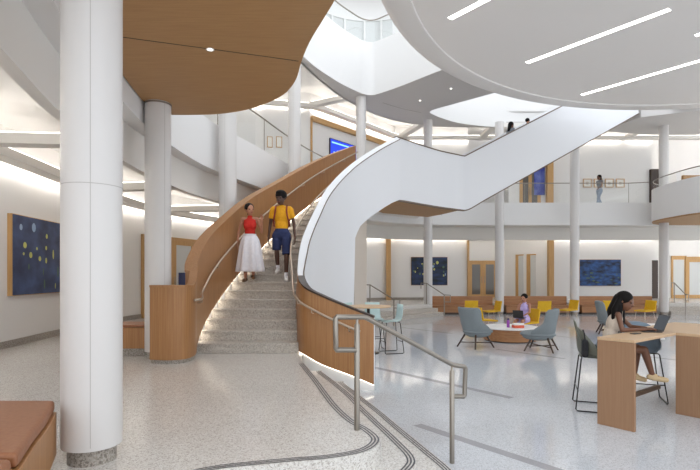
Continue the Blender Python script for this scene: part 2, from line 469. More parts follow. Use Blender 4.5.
# led strips: one on the back of the bulkhead, two on the cove beam
led_thing = lambda mb, name, label, m='led': tag(mb.build(name, m), label, 'light', 'concealed cove lights')
leftN = 62
def strip(P, sec): mb = MB(); mb.sweep(P, sec); return mb
led_thing(strip(Gr, [(-.16, 3.50), (-.16, 3.53), (-.22, 3.53), (-.22, 3.50)]), 'cove_light', 'warm strip light hidden behind the curved bulkhead under the second floor', 'led_soft')
led_thing(strip(cove, [(-.162, 3.30), (-.162, 3.36), (-.17, 3.36), (-.17, 3.30)]), 'cove_light', 'warm strip light grazing the top of the ground floor walls', 'led')
led_thing(strip(cove, [(.05, 3.435), (.05, 3.46), (.12, 3.46), (.12, 3.435)]), 'cove_light', 'warm strip light along the ground floor wall cove beam, room side', 'led_soft')
def near_i(x, y): return min(range(len(Fr)), key=lambda i: math.dist(Fr[i][:2], (x, y)))
COLS = [(-1.85, 3.58), (-3.06, 7.97), (-2.8, 11.45), (-1.68, 15.1), (.44, 19.95), (3.58, 22.95), (6.95, 23.25), (10.42, 23.2), (14.5, 23.1)]
for k, i in enumerate([near_i(*c) for c in COLS]):
    a, b = V2(*Gr[i][:2]), V2(*Wcove[i][:2])
    if (a-b).length < .8: continue
    structure(MB().seg(a+(b-a).normalized()*.16, b, 3.3, 3.46, -.14, .14).build('trim_beam', 'plaster'))
    t = (b-a).normalized(); n = V2(t.y, -t.x)
    for s in (-1, 1):
        mb = MB(); mb.seg(a+n*s*.08+t*.3, b+n*s*.08-t*.45, 3.465, 3.485, -.02, .02)
        led_thing(mb, 'cove_light', 'warm strip lights on a radial ceiling beam under the second floor', 'led_soft')

# wooden overlook projecting over the photographer
ov = spline([(-3.25, 8.52), (-2.8, 8.53), (-2.28, 8.49), (-1.81, 8.32), (-1.376, 8.0), (-.997, 7.55), (-.76, 7.0), (-.62, 6.39), (-.47, 5.85), (-.29, 5.35), (-.15, 4.96), (.05, 4.3), (.12, 3.5), (-.1, 2.7), (-.8, 2.1), (-1.5, 1.9), (-1.9, 1.9)], 5)
back = [(p[0]+.02, p[1]) for p in Fr if 1.9 < p[1] < 8.4]
ovp = [(p[0], p[1]) for p in ov]+back
o = structure(MB().prism(ovp, 4.05, 4.12).build('ceiling_overlook', 'wood_soffit'))
structure(MB().prism(ovp, 4.12, Z2).build('slab_overlook', 'white'))
mb = MB(); mb.sweep(spline([(-2.95, 5.62), (-2.6, 5.74), (-1.68, 6.04), (-1.1, 6.23), (-.66, 6.38)], 4), [(-.006, 4.047), (.006, 4.047), (.006, 4.052), (-.006, 4.052)])
structure(mb.build('trim_soffit_joint', 'dark'))
dl = thing('downlight', 'small round recessed downlight in the wooden overhead soffit', 'light', (PX(211, 6.09), 6.05, 4.05))
MB().lathe([(.035, -.004), (.05, -.006), (.05, .004), (.035, .004)], seg=20, capb=False, capt=False).build('trim_ring', 'white', dl)
MB().lathe([(.001, -.002), (.034, -.002), (.034, .002)], seg=20).build('lens', 'lamp_spot', dl)

# right-hand balcony of the second floor
bal = spline([(15.0, 24.1), (14.3, 23.6), (13.85, 22.95), (13.68, 22.3), (13.6, 21.4), (13.68, 19.9), (14.4, 18.4), (15.6, 17.2), (17.5, 16.4)], 6)
# travelling towards the camera here, so the atrium is on the right normal (-x)
structure(MB().sweep(bal, [(0, 3.78), (0, 5.22), (-.14, 5.22), (-.14, 3.78)]).build('trim_balcony', 'white', smooth=40))
balp = [(p[0], p[1]) for p in bal]+[(19, 16.4), (19, 28.5), (13.4, 28.5)]
structure(MB().prism(offset(bal, -.02)+[(19, 16.4), (19, 24.3)], 3.72, 3.80).build('ceiling_balcony', 'wood_soffit'))
structure(MB().prism(offset(bal, -.16)+[(19, 16.4), (19, 24.4)], 4.2, Z2).build('slab_balcony', 'plaster'))
wallbox('wall_right', (16.8, 25.2), (24, 25.2), Z2, 6.35, 'wood_soffit')

# ------------------------------------------------------------------ third floor
Oc = spline([(-2.3, -1.5), (-2.9, 2.5), (-3.2, 6), (-3.15, 8), (-2.95, 10.5), (-2.4, 13), (-1.5, 16.3), (-.55, 18.2), (.2, 19.25), (.55, 19.62), (.85, 19.72), (1.15, 19.55), (1.9, 18.8), (3.1, 17.4), (4.6, 15.8)], 5)
O2 = spline([(7.4, 17.75), (5.5, 19.6), (4.1, 20.95), (3.6, 21.45), (3.48, 21.75), (3.62, 22.05), (4.3, 22.75), (5.4, 23.5), (7.35, 24.05), (10, 24.05), (12.2, 23.9), (13.3, 23.4), (13.6, 22.4), (13.8, 20.4)], 5)
Zs = 8.42
F3o = offset(Fr, .02)
slab3 = [(p[0], p[1]) for p in Oc]+[(p[0], p[1]) for p in O2]+[(21.5, 20.4), (21.5, 25.3)]+[(p[0], p[1]) for p in F3o[::-1]]
structure(MB().prism(slab3, Zs, 8.7).build('ceiling_third_floor', 'grey_ceiling'))
structure(MB().sweep(Oc, [(.012, Zs-.003), (.012, 10.5), (-.2, 10.5), (-.2, 8.71), (-.02, 8.71), (-.02, Zs-.003)]).build('trim_parapet', 'white', smooth=50))
structure(MB().sweep(O2, [(.012, Zs-.003), (.012, 10.5), (-.2, 10.5), (-.2, 8.71), (-.02, 8.71), (-.02, Zs-.003)]).build('trim_parapet.001', 'white', smooth=50))
W3 = rays(F3o, UPL); cove3 = coffers(F3o, W3, W3, 9.15, 8.42, 'third_floor')
Wout3 = rays(Fr, [(-5.5, -9)]+[(p[0], p[1]) for p in Wc]+[(2.2, 28.7), (22, 28.7)])
ring_slab(F3o, Wout3, 9.2, Z3, 'slab_third_floor', 'white')
structure(MB().sweep(F3o, [(.05, Zs), (.05, 8.62), (-.05, 8.62), (-.05, Zs)]).build('trim_band', 'plaster', smooth=40))
led_thing(strip(F3o, [(-.08, 8.60), (-.08, 8.625), (-.16, 8.625), (-.16, 8.60)]), 'cove_light', 'warm strip light behind the inner band of the third floor ceiling', 'led_soft')
led_thing(strip(cove3, [(-.162, 8.45), (-.162, 8.51), (-.17, 8.51), (-.17, 8.45)]), 'cove_light', 'warm strip light grazing the top of the second floor walls', 'led')
led_thing(strip(cove3, [(.05, 8.585), (.05, 8.61), (.12, 8.61), (.12, 8.585)]), 'cove_light', 'warm strip light along the second floor wall cove beam, room side', 'led_soft')
for k, i in enumerate([near_i(*c) for c in COLS]):
    a, b = V2(*F3o[i][:2]), V2(*W3[i][:2])
    if (a-b).length < .8: continue
    structure(MB().seg(a, b, 8.45, 8.62, -.16, .16).build('trim_beam', 'plaster'))
    t = (b-a).normalized(); n = V2(t.y, -t.x)
    for s in (-1, 1):
        mb = MB(); mb.seg(a+n*s*.1+t*.3, b+n*s*.1-t*.45, 8.625, 8.645, -.02, .02)
        led_thing(mb, 'cove_light', 'warm strip lights on a radial ceiling beam under the third floor', 'led_soft')
for k, (px, py) in enumerate(((420, 100.5), (451, 88.5))):
    d = (Zs-EYE)*FPX/(HY-py)
    dl2 = thing('downlight', ('small round downlight in the grey bridge ceiling, nearer the curved opening tip', 'small round downlight in the grey bridge ceiling, nearer the round disc')[k], 'light', (PX(px, d), d, Zs), 0, 'bridge downlights')
    MB().lathe([(.04, -.006), (.06, -.008), (.06, .004), (.04, .004)], seg=20, capb=False, capt=False).build('trim_ring', 'white', dl2)
    MB().lathe([(.001, -.003), (.04, -.003), (.04, .002)], seg=20).build('lens', 'lamp_spot', dl2)
slot = spline([(1.35, 20.6), (2.2, 21.3), (3.1, 21.85)], 5)
vent = MB().sweep(slot, [(-.03, Zs-.004), (.03, Zs-.004), (.03, Zs+.01), (-.03, Zs+.01)]).build('slot_vent', 'seam')
tag(vent, 'long thin slot air vent in the grey ceiling beside the opening', 'vent')

# disc ceiling
dc = (11.2, 8.8)
disc = thing('ceiling_disc', 'huge round grey ceiling disc with recessed line lights, upper right', 'ceiling', (dc[0], dc[1], 7.75))
MB().lathe([(10.18, .05), (10.2, 0), (10.7, 0), (10.88, .07), (10.95, .2), (10.95, .66), (10.18, .66)], seg=160, capb=False, capt=False).build('rim', 'disc_rim', disc, smooth=50)
MB().lathe([(.01, .04), (10.185, .04), (10.185, .5), (.01, .5)], seg=128).build('soffit_panel', 'disc_paint', disc)
zl = 7.79
ll = []
def line_light(px, py, label, L=3.95):
    d = (zl-EYE)*FPX/(HY-py); p = V2(PX(px, d), d); q = p+u*L
    t = thing('line_light', label, 'light', (p.x, p.y, zl), 0, 'line lights in the ceiling disc')
    a, b = V2(0, 0), u*L
    mb = MB(); mb.seg(a, b, -.004, .01, -.10, .10)
    mb.build('housing', 'white', t)
    MB().seg(a+u*.03, b-u*.03, -.008, .004, -.08, .08).build('diffuser', 'lamp', t)
line_light(449, 19, 'white line light nearest the left rim of the ceiling disc, cut by the top edge')
line_light(526, 63, 'long white line light seen whole across the middle of the ceiling disc')
line_light(581, 95, 'white line light nearest the far rim of the ceiling disc')
line_light(694, 36, 'white line light of the ceiling disc just entering at the right edge')

# upper levels seen through the opening
UW = offset(Oc, -2.3)
UWp = [p for p in UW if p[1] > 6 and p[0] < 1.9]
structure(MB().sweep(UWp, [(0, Z3), (0, 10.6), (-.12, 10.6), (-.12, Z3)]).build('wall_upper', 'white', smooth=40))
structure(MB().sweep(UWp, [(0, 12.5), (0, 13.6), (-.12, 13.6), (-.12, 12.5)]).build('wall_upper.001', 'white', smooth=40))
win = MB().sweep(UWp, [(-.05, 10.6), (-.05, 12.5), (-.08, 12.5), (-.08, 10.6)]).build('window_1', 'grey_glass', smooth=40); structure(win)
mb = MB()
for i in range(0, len(UWp)-1, 2):
    p = V2(*UWp[i]); q = V2(*UWp[i+1]); t = (q-p).normalized()
    mb.seg(p-t*.04, p+t*.04, 10.6, 12.5, -.1, .04)
mb.sweep(UWp, [(.02, 11.5), (.02, 11.57), (-.1, 11.57), (-.1, 11.5)])
mb.sweep(UWp, [(.03, 10.55), (.03, 10.63), (-.1, 10.63), (-.1, 10.55)])
fr = mb.build('window_frame', 'white'); fr.parent = win
UC = offset(Oc, -1.3)
UCp = [p for p in UC if p[1] > 3 and p[0] < 2.2]
structure(MB().sweep(UCp, [(0, 13.6), (0, 14.6), (-7, 14.6), (-7, 13.6)]).build('ceiling_upper', 'white'))
gr2 = thing('upper_guard_rail', 'glass guard rail high above, seen through the curved opening', 'railing', (UCp[0][0], UCp[0][1], 10.5))
Orail = [p for p in offset(Oc, -.1) if p[1] > 12 and p[0] < 4]
under(MB().sweep(Orail, [(0, 10.5), (0, 11.4), (-.015, 11.4), (-.015, 10.5)]).build('glass_panel', 'glass'), gr2)
under(MB().tube([(p[0], p[1], 11.42) for p in Orail], .025).build('handrail', 'steel'), gr2)

# ------------------------------------------------------------------ columns
def column(x, y, z0, z1, label, r=.2, plinth=True, seam_ang=-95):
    t = thing('column', label, 'column', (x, y, z0), 0, 'round white columns')
    h = z1-z0
    MB().lathe([(r, .115 if plinth else 0), (r, h)], seg=48).build('shaft', 'column_paint', t, smooth=40)
    if plinth: MB().lathe([(r*.8, 0), (r*.8, .12)], seg=32).build('plinth', 'terrazzo_base', t, smooth=40)
    a = math.radians(seam_ang)
    mb = MB()
    mb.obox((r*math.cos(a), r*math.sin(a), h/2+.07), (.003, .004, h-.14), Matrix.Rotation(a, 3, 'Z'))
    if seam_ang == -66: mb.lathe([(r+.0008, 1.945), (r+.0008, 1.95), (r-.002, 1.95), (r-.002, 1.945)], seg=48, capb=False, capt=False)
    mb.build('seam', 'seam', t)
    return t
column(-1.846, 3.58, 0, 4.05, 'large white round column in the left foreground, nearest of all', .2, True, -66)
tB = column(-3.06, 7.97, 0, 4.05, 'white round column behind the wooden newel, meeting the wooden soffit', .2, True, -40)
MB().lathe([(.205, -.035), (.205, -.01)], (0, 0, 4.05), 48).build('collar', 'steel', tB, smooth=40)
column(-2.8, 11.45, 0, Zs, 'white round column just left of the woman in red', .2)
column(-1.68, 15.1, 0, Zs, 'white round column above the curving wooden stair wall, beside the glass guard', .19)
column(.44, 19.95, 0, Zs, 'white round column rising behind the stair beside the blue screen', .2)
column(3.58, 22.95, LOW, Zs, 'white round column in front of the painting by the far curved steps', .2)
column(6.95, 23.25, LOW, Zs, 'white round column between the left and middle benches', .2)
column(10.42, 23.2, LOW, Zs, 'white round column between the middle and right benches', .2)
column(14.5, 23.1, LOW, Zs, 'white round column passing behind the right balcony front', .2)
# ------------------------------------------------------------------ grand staircase
SR = V3(-1.75, 8.45, 0)
stair = thing('staircase', 'curving terrazzo staircase with oak inner wall and flared white balustrade rising to a landing', 'staircase', SR)
Lp = spline([(-2.58, 8.42), (-2.6, 9.2), (-2.5, 10.2), (-2.25, 11.5), (-1.85, 13), (-1.2, 14.8), (-.45, 16.2), (.2, 17.2)], 10)
Rp = spline([(-.92, 8.45), (-1.0, 9.2), (-1.1, 9.9), (-1.13, 10.6), (-1.0, 11.6), (-.7, 12.8), (-.1, 14.2), (.7, 15.3), (1.5, 16.1)], 10)
NS = 28
Ls, Rs = resample(Lp, NS-1), resample(Rp, NS-1)
# centre the parameter so both sides climb evenly
for k in range(NS-1):
    a, b = Ls[k], Rs[k]; c, d = Ls[k+1], Rs[k+1]
    q = [blend(a, b, -.028), blend(a, b, 1.03), blend(c, d, 1.03), blend(c, d, -.028)]
    z = (k+1)*RISE
    mb = MB(); mb.prism(q, max(0, z-.42) if k else 0, z-.04)
    f0 = V2(*q[0])-V2(*q[3]); f0.normalize(); f1 = V2(*q[1])-V2(*q[2]); f1.normalize()
    q2 = [(q[0][0]+f0.x*.025, q[0][1]+f0.y*.025), (q[1][0]+f1.x*.025, q[1][1]+f1.y*.025), q[2], q[3]]
    mb.prism(q2, z-.04, z)
    under(mb.build('step', 'terrazzo_step', bevel=.006), stair)

def zstair(fr): return RISE+fr*(NS-1)*RISE     # nosing height along the flight, fr 0..1

# left wall (oak both sides) with newel return
Lw = spline([(-2.98, 7.44, 1.17, .06), (-2.67, 7.38, 1.17, .06), (-2.47, 7.5, 1.17, .06), (-2.43, 7.8, 1.18, .06), (-2.5, 8.15, 1.36, .04), (-2.57, 8.45, 1.58, .0), (-2.6, 9.2, 2.0, .3), (-2.5, 10.2, 2.47, .75), (-2.25, 11.5, 3.1, 1.3),
             (-1.85, 13, 3.73, 1.95), (-1.2, 14.8, 4.58, 2.8), (-.45, 16.2, 5.28, 3.55), (.2, 17.2, 5.77, 4.1)], 8)
arcL = [0]
for a, b in zip(Lw, Lw[1:]): arcL.append(arcL[-1]+math.dist(a[:2], b[:2]))
iL0 = min(range(len(Lw)), key=lambda i: math.dist(Lw[i][:2], (-2.58, 8.42)))
def ss(x, a, b):
    t = max(0, min(1, (x-a)/(b-a))); return t*t*(3-2*t)
def zL(i): return zstair(max(0, min(1, (arcL[i]-arcL[iL0])/(arcL[-1]-arcL[iL0]))))
def secL(i):
    p = Lw[i]; zt, zb = p[2], p[3]
    w = -.1 if p[1] < 8.2 else -.18
    zb2 = .06 if p[1] < 14.5 else zb-.5
    f = ss(p[1], 8.15, 8.6)
    zb3 = (.06*(1-f)+(zL(i)+.03)*f)
    return [(0, zb3), (0, zt-.03), (-.0, zt-.03), (w, zt-.03), (w, min(zb2, zb3)), (-.055, min(zb2, zb3)), (-.055, zb3)]
under(MB().sweep(Lw, secL).build('left_wall', 'wood', smooth=40), stair)
under(MB().sweep(Lw, lambda i: [(.012, Lw[i][2]-.035), (.012, Lw[i][2]), ((-.11 if Lw[i][1] < 8.2 else -.192), Lw[i][2]), ((-.11 if Lw[i][1] < 8.2 else -.192), Lw[i][2]-.035)]).build('left_cap', 'wood', smooth=40), stair)
Lpl = [p for p in Lw if p[1] < 8.5]
under(MB().sweep(Lpl, [(-.02, 0), (-.02, .062), (-.09, .062), (-.09, 0)]).build('left_plinth', 'terrazzo_base', smooth=40), stair)

lcut = [i for i in range(len(Lw)) if Lw[i][1] > 8.45]
Lc = [Lw[i] for i in lcut]
strl = MB().sweep(Lc, lambda k: [(-.045, zL(lcut[k])-.5), (-.045, zL(lcut[k])+.10), (-.052, zL(lcut[k])+.10), (-.052, zL(lcut[k])-.5)]).build('stringer', 'white'); under(strl, stair)
ledw = MB().sweep(Lc, lambda k: [(-.015, zL(lcut[k])+.012), (-.015, zL(lcut[k])+.027), (-.038, zL(lcut[k])+.027), (-.038, zL(lcut[k])+.012)]).build('stair_led', 'led_rail'); under(ledw, stair)
# right balustrade: flare + flight, oak on the stair side of the flare, white outside
#        x     d     top   lean  bottom(outer)
Rw = spline([(.374, 7.85, .66, 0, LOW+.1), (.0, 7.93, .80, 0, LOW+.24), (-.45, 8.06, .98, 0, -.12), (-.76, 8.22, 1.13, 0, .02), (-.90, 8.6, 1.32, 0, .03), (-.99, 9.2, 1.56, .03, .05), (-1.1, 9.9, 1.84, .1, .1),
             (-1.13, 10.6, 2.17, .14, .1), (-1.0, 11.6, 2.74, .14, .1), (-.7, 12.8, 3.52, .1, .1), (-.1, 14.2, 4.40, .05, .1), (.7, 15.3, 5.17, .02, .1), (1.5, 16.1, 5.77, 0, .1)], 10)
arc = [0]
for a, b in zip(Rw, Rw[1:]): arc.append(arc[-1]+math.dist(a[:2], b[:2]))
i0 = min(range(len(Rw)), key=lambda i: math.dist(Rw[i][:2], (-.9, 8.55)))
def frR(i): return max(0, min(1, (arc[i]-arc[i0])/(arc[-1]-arc[i0])))
def soffit_z(d):
    pts = [(14.25, 2.2), (14.33, 2.4), (14.55, 2.72), (14.9, 2.98), (15.35, 3.27), (15.8, 3.58), (16.1, 3.74), (17, 3.76)]
    if d < pts[0][0]: return LOW-.01
    for (a, za), (b, zb) in zip(pts, pts[1:]):
        if d <= b: return za+(zb-za)*(d-a)/(b-a)
    return 3.74
def secR(i):
    x, d, zt, o, zb = Rw[i]
    fl = 1-ss(arc[i], arc[i0]-.5, arc[i0]+1.6)      # 1 on the flare, 0 up the flight
    w = .1*fl+.15*(1-fl); drop = .0*fl+.11*(1-fl)
    zin = zb if i <= i0 else zstair(frR(i))-.35
    zo = LOW-.01 if d < 14.25 else soffit_z(d)
    if i <= i0: zin = zb; zo = zb
    elif arc[i] < arc[i0]+.3: zo = .0
    if d >= 14.25: zin = max(zin, zo+.02)
    return [(0, zin), (o, zt-.015), (o+.006, zt), (o+w, zt-drop), (o*.4+w+.04*(1-fl), zo)]
under(MB().sweep(Rw, secR, mats=[0, 1, 1, 2, 2]).build('right_balustrade', ['wood', 'white_shell', 'white_shell'], smooth=35), stair)
rt = [(Rw[i], secR(i)) for i in range(len(Rw))]
N_ = normals2(Rw)
edge = [(p[0]+n.x*s[3][0], p[1]+n.y*s[3][0], s[3][1]+.004) for (p, s), n in zip(rt, N_)][i0-1:]
under(MB().tube(edge, .013, 6).build('edge_strip', 'bronze', smooth=True), stair)
fl = Rw[:i0+1]
capm = MB().sweep(fl, lambda i: [(-.008, secR(i)[1][1]-.0), (-.008, secR(i)[1][1]+.03), (.11, secR(i)[1][1]+.03), (.11, secR(i)[1][1])])
under(capm.build('flare_cap', 'wood_dark', smooth=40), stair)
# stepped terrazzo base under the flare
under(MB().sweep(fl[:-1], lambda i: [(.03, LOW), (.03, fl[i][4]+.004), (.07, fl[i][4]+.004), (.07, LOW)]).build('flare_base', 'white'), stair)
# pier and soffit under the flight
under(MB().prism([(-.05, 14.36), (.13, 14.36), (.53, 15.95), (.2, 16.3)], LOW-.005, [2.75, 2.45, 3.7, 3.7]).build('pier', 'beige'), stair)
rows = []
for k in range(0, NS):
    a, b = Ls[k], Rs[k]
    z = zstair(k/(NS-1))-1.0
    if b[1] < 14.0: continue
    rows.append([(a[0], a[1], max(z, .1)), (b[0], b[1], max(2.2, min(3.74, soffit_z(b[1]) if b[1] > 14.3 else 2.2)))])
under(MB().grid(rows) and None or (lambda m: (m.grid(rows), m)[1])(MB()).build('flight_soffit', 'wood_soffit'), stair)
# landing
land = [(1.45, 16.2), (2.25, 17.08), (3.15, 18.0), (4.25, 18.8), (3.75, 20.3), (3.3, 21.3), (1.3, 19.9), (.2, 17.2)]
under(MB().prism(land, 3.785, 3.82).build('landing_soffit', 'wood_soffit'), stair)
under(MB().prism([(1.47, 16.25), (2.25, 17.12), (3.15, 18.02), (4.2, 18.8), (3.7, 20.3), (3.2, 21.2), (1.35, 19.85), (.3, 17.25)], 3.82, Z2).build('landing', 'terrazzo_step'), stair)
structure(MB().prism([(1.36, 19.95), (3.2, 21.22), (3.1, 23.3), (.9, 21.5)], 3.95, Z2).build('slab_bridge', 'white'))

# landing guard and second flight
FS = V2(4.3, 18.7); FD = V2(.938, .347).normalized(); FN = V2(-FD.y, FD.x)
SLOPE = .525
gl = []
lw = spline([(1.5, 16.1, 5.77, 3.74), (1.86, 16.48, 5.77, 3.755), (2.33, 17.02, 5.77, 3.76), (3.2, 17.9, 5.77, 3.76), (3.95, 18.47, 5.77, 3.75)], 6)
gl += lw
for s, zb in ((-.12, 3.75), (0, 3.745), (.12, 3.77), (.3, 3.85), (.5, 3.96)):
    gl.append((FS.x+FD.x*s, FS.y+FD.y*s, 5.77+SLOPE*max(0, s-.0), zb))
s = .8
while s < 9.01:
    gl.append((FS.x+FD.x*s, FS.y+FD.y*s, 5.77+SLOPE*s, 3.71+.527*s)); s += .5
up = thing('upper_staircase', 'white straight upper stair flight climbing to the right beneath the round disc', 'staircase', (4.3, 18.7, Z2))
G = gl
secG = lambda i: [(0, G[i][3]), (0, G[i][2]-.01), (-.14, G[i][2]-.01), (-.14, G[i][3]+.02)]
under(MB().sweep(G, secG).build('outer_balustrade', 'white_shell', smooth=35), up)
under(MB().sweep(G, lambda i: [(.012, G[i][2]-.02), (.012, G[i][2]+.02), (-.15, G[i][2]+.02), (-.15, G[i][2]-.02)]).build('edge_cap', 'bronze', smooth=40), up)
under(MB().sweep(G, lambda i: [(.008, G[i][3]-.03), (.008, G[i][3]+.012), (-.12, G[i][3]+.012), (-.12, G[i][3]-.03)]).build('lower_edge', 'bronze', smooth=40), up)
WID = 1.75
mb = MB()
n2 = 28; TR = 4.7/n2/SLOPE
for k in range(n2):
    a = FS+FD*(k*TR+.6)+FN*.13; b = FS+FD*((k+1)*TR+.6)+FN*.13
    z = Z2+(k+1)*RISE
    mb.prism([tuple(a), tuple(b), tuple(b+FN*(WID-.25)), tuple(a+FN*(WID-.25))], z-.4, z)
under(mb.build('stepped_flight', 'terrazzo_step'), up)
a = FS+FD*.3; b = FS+FD*8.95
mb = MB(); R_ = [[(a.x, a.y, 3.87), (a.x+FN.x*WID, a.y+FN.y*WID, 3.87)], [(b.x, b.y, 8.43), (b.x+FN.x*WID, b.y+FN.y*WID, 8.43)]]
mb.grid(R_); under(mb.build('soffit', 'white'), up)
G2 = [(FS.x+FD.x*s+FN.x*WID, FS.y+FD.y*s+FN.y*WID, 5.77+SLOPE*max(0, s), 3.71+.527*max(.05, s)) for s in [k*.5 for k in range(0, 19)]]
under(MB().sweep(G2, lambda i: [(0, G2[i][3]), (0, G2[i][2]), (.12, G2[i][2]), (.12, G2[i][3])]).build('inner_balustrade', 'white_shell', smooth=35), up)
e = FS+FD*8.95
structure(MB().prism([tuple(e), tuple(e+FN*2.2), (15, 24.6), (17, 24.6), (17, 21.5), (14.6, 20.9)], 8.2, Z3).build('slab_stair_head', 'grey_ceiling'))

# handrails
def rail_thing_path(P, zf, off):
    N = normals2(P); return [(p[0]+n.x*off, p[1]+n.y*off, zf(i)) for i, (p, n) in enumerate(zip(P, N))]
Lh = resample(Lp, 60)
pth = rail_thing_path(Lh, lambda i: zstair(i/60)+.84, .08)
pth = [(-2.40, 7.72, .93), (-2.37, 7.95, .93), (-2.42, 8.2, .95)]+pth
hl = MB().tube(pth, .02, 8).build('handrail', 'rail_steel', smooth=True); under(hl, stair)
for i in range(2, len(pth), 8):
    p = pth[i]; MB().tube([(p[0], p[1], p[2]-.015), (p[0]-.0, p[1], p[2]-.07), (p[0]-.085, p[1]+.02, p[2]-.09)], .009, 6).build('bracket', 'rail_steel', hl)
# right handrail
idx = list(range(6, len(Rw), 2))
N_ = normals2(Rw); pr = []
for i in idx:
    p = Rw[i]; n = N_[i]
    z = (zstair(frR(i))+.86) if i > i0 else (p[2]-.30+.06*ss(i, 6, i0))
    if abs(i-i0) < 8: z = min(max(z, p[2]-.30), .98) if i <= i0 else z
    pr.append((p[0]+n.x*(-.075), p[1]+n.y*(-.075), z))
hr = MB().tube(pr, .02, 8).build('handrail', 'rail_steel', smooth=True); under(hr, stair)
for i in (2, 9, 13, 20, 30):
    if i < len(pr):
        p = pr[i]; n = N_[idx[i]]
        MB().tube([(p[0], p[1], p[2]-.015), (p[0], p[1], p[2]-.06), (p[0]+n.x*.08, p[1]+n.y*.08, p[2]-.08)], .009, 6).build('bracket', 'rail_steel', hr)

led2 = MB().sweep(fl[:-1], lambda i: [(.008, fl[i][4]-.014), (.008, fl[i][4]-.004), (.026, fl[i][4]-.004), (.026, fl[i][4]-.014)]).build('flare_led', 'led_base'); under(led2, stair)
# ------------------------------------------------------------------ free-standing front rail
fr_ = thing('handrail_stand', 'brushed steel handrail on two posts descending the curved front steps', 'railing', (.06, 4.26, 0))
def W3(px, py, d): return (PX(px, d), d, PZ(py, d))
d1, d2 = 4.26, 4.85
def dd(px):   # depth on the vertical plane through both posts
    ax, ay = .06, 4.26; bx, by = .99, 4.85; k = (px-CX)/FPX
    t = (k*ay-ax)/((bx-ax)-k*(by-ay)); return ay+(by-ay)*t
def pt(px, py): return W3(px, py, dd(px))
top = [pt(357, 350), pt(336.5, 350), pt(336, 349), pt(335.5, 318), pt(336.5, 317), pt(364, 317), pt(367, 318), pt(451, 364), pt(454, 365.2), pt(464.5, 366.5), pt(465.5, 367.5), pt(464.5, 395.5), pt(463.5, 396.5), pt(453, 396.5)]
under(MB().tube(top, .0225, 10).build('handrail', 'steel', smooth=50), fr_)
p1 = pt(357, 430); p2 = pt(452, 461)
for px, zz, base in ((357, 0, None), (452, LOW, None)):
    q = pt(px, 400)
    tz = .97 if px == 357 else PZ(363.5, q[1])
    o = MB().lathe([(.024, 0), (.024, tz-zz-.075), (.012, tz-zz-.06), (.012, tz-zz-.015)], (q[0], q[1], zz), 20).build('post', 'steel', smooth=40); under(o, fr_)

# far hand rails on the curved steps
def small_rail(P0, P1, label, zl0, zl1, h=.92):
    t = thing('handrail_stand', label, 'railing', (P0[0], P0[1], zl0), 0, 'hand rails on the far steps')
    a, b = Vector((*P0, zl0+h)), Vector((*P1, zl1+h)); dv = (b-a); e1 = Vector((dv.x, dv.y, 0)).normalized()
    path = [a-e1*.3+Vector((0, 0, -.0)), a, b, b+e1*.3, b+e1*.3+Vector((0, 0, -.3)), b+Vector((0, 0, -.3))]
    path = [a-e1*.3-Vector((0, 0, .25))]+path
    under(MB().tube(path, .022, 8).build('handrail', 'steel', smooth=50), t)
    for P, z0 in ((a, zl0), (b, zl1)):
        under(MB().tube([(P.x, P.y, z0), (P.x, P.y, P.z)], .024, 8).build('post', 'steel'), t)
small_rail((PX(370, 18.9), 18.9), (PX(394, 17.9), 17.9), 'steel handrail on the curved steps behind the aqua stools', 0, LOW, .95)
small_rail((PX(424, 23.3), 22.5), (PX(443, 22.2), 21.9), 'steel handrail on the curved steps in front of the left bench', 0, LOW, .95)
small_rail((PX(675, 23.7), 23.75), (PX(685.5, 22.6), 22.6), 'steel handrail on the steps at the far right by the doorway', 0, LOW, .95)

# ------------------------------------------------------------------ second floor guards
gd = thing('guard_rail', 'frameless glass guard with slim rail along the curved second floor edge', 'railing', (-2.6, 13, Z2+.1))
gp = [p for p in offset(Fr, -.12) if 8.9 < p[1] and p[0] < .1]
gp2 = [p for p in offset(Fr, -.12) if 3.3 < p[0] < 13.7]+[(14.3, 23.93)]
for P in (gp, gp2):
    under(MB().sweep(P, [(.008, 4.78), (.008, 5.74), (-.008, 5.74), (-.008, 4.78)]).build('glass_panel', 'glass'), gd)
    under(MB().tube([(p[0], p[1], 5.76) for p in P], .022, 8).build('handrail', 'steel'), gd)
    for i in range(0, len(P), 5):
        under(MB().tube([(P[i][0], P[i][1], 4.8), (P[i][0], P[i][1], 5.74)], .011, 6).build('glass_clip', 'steel'), gd)
bp = offset(bal, -.07)
bg = thing('guard_rail', 'slim steel rail above the white right balcony front', 'railing', (13.5, 22, 5.22))
under(MB().tube([(p[0], p[1], 5.62) for p in bp], .022, 8).build('handrail', 'steel'), bg)
under(MB().sweep(bp, [(.006, 5.2), (.006, 5.6), (-.006, 5.6), (-.006, 5.2)]).build('glass_panel', 'glass'), bg)
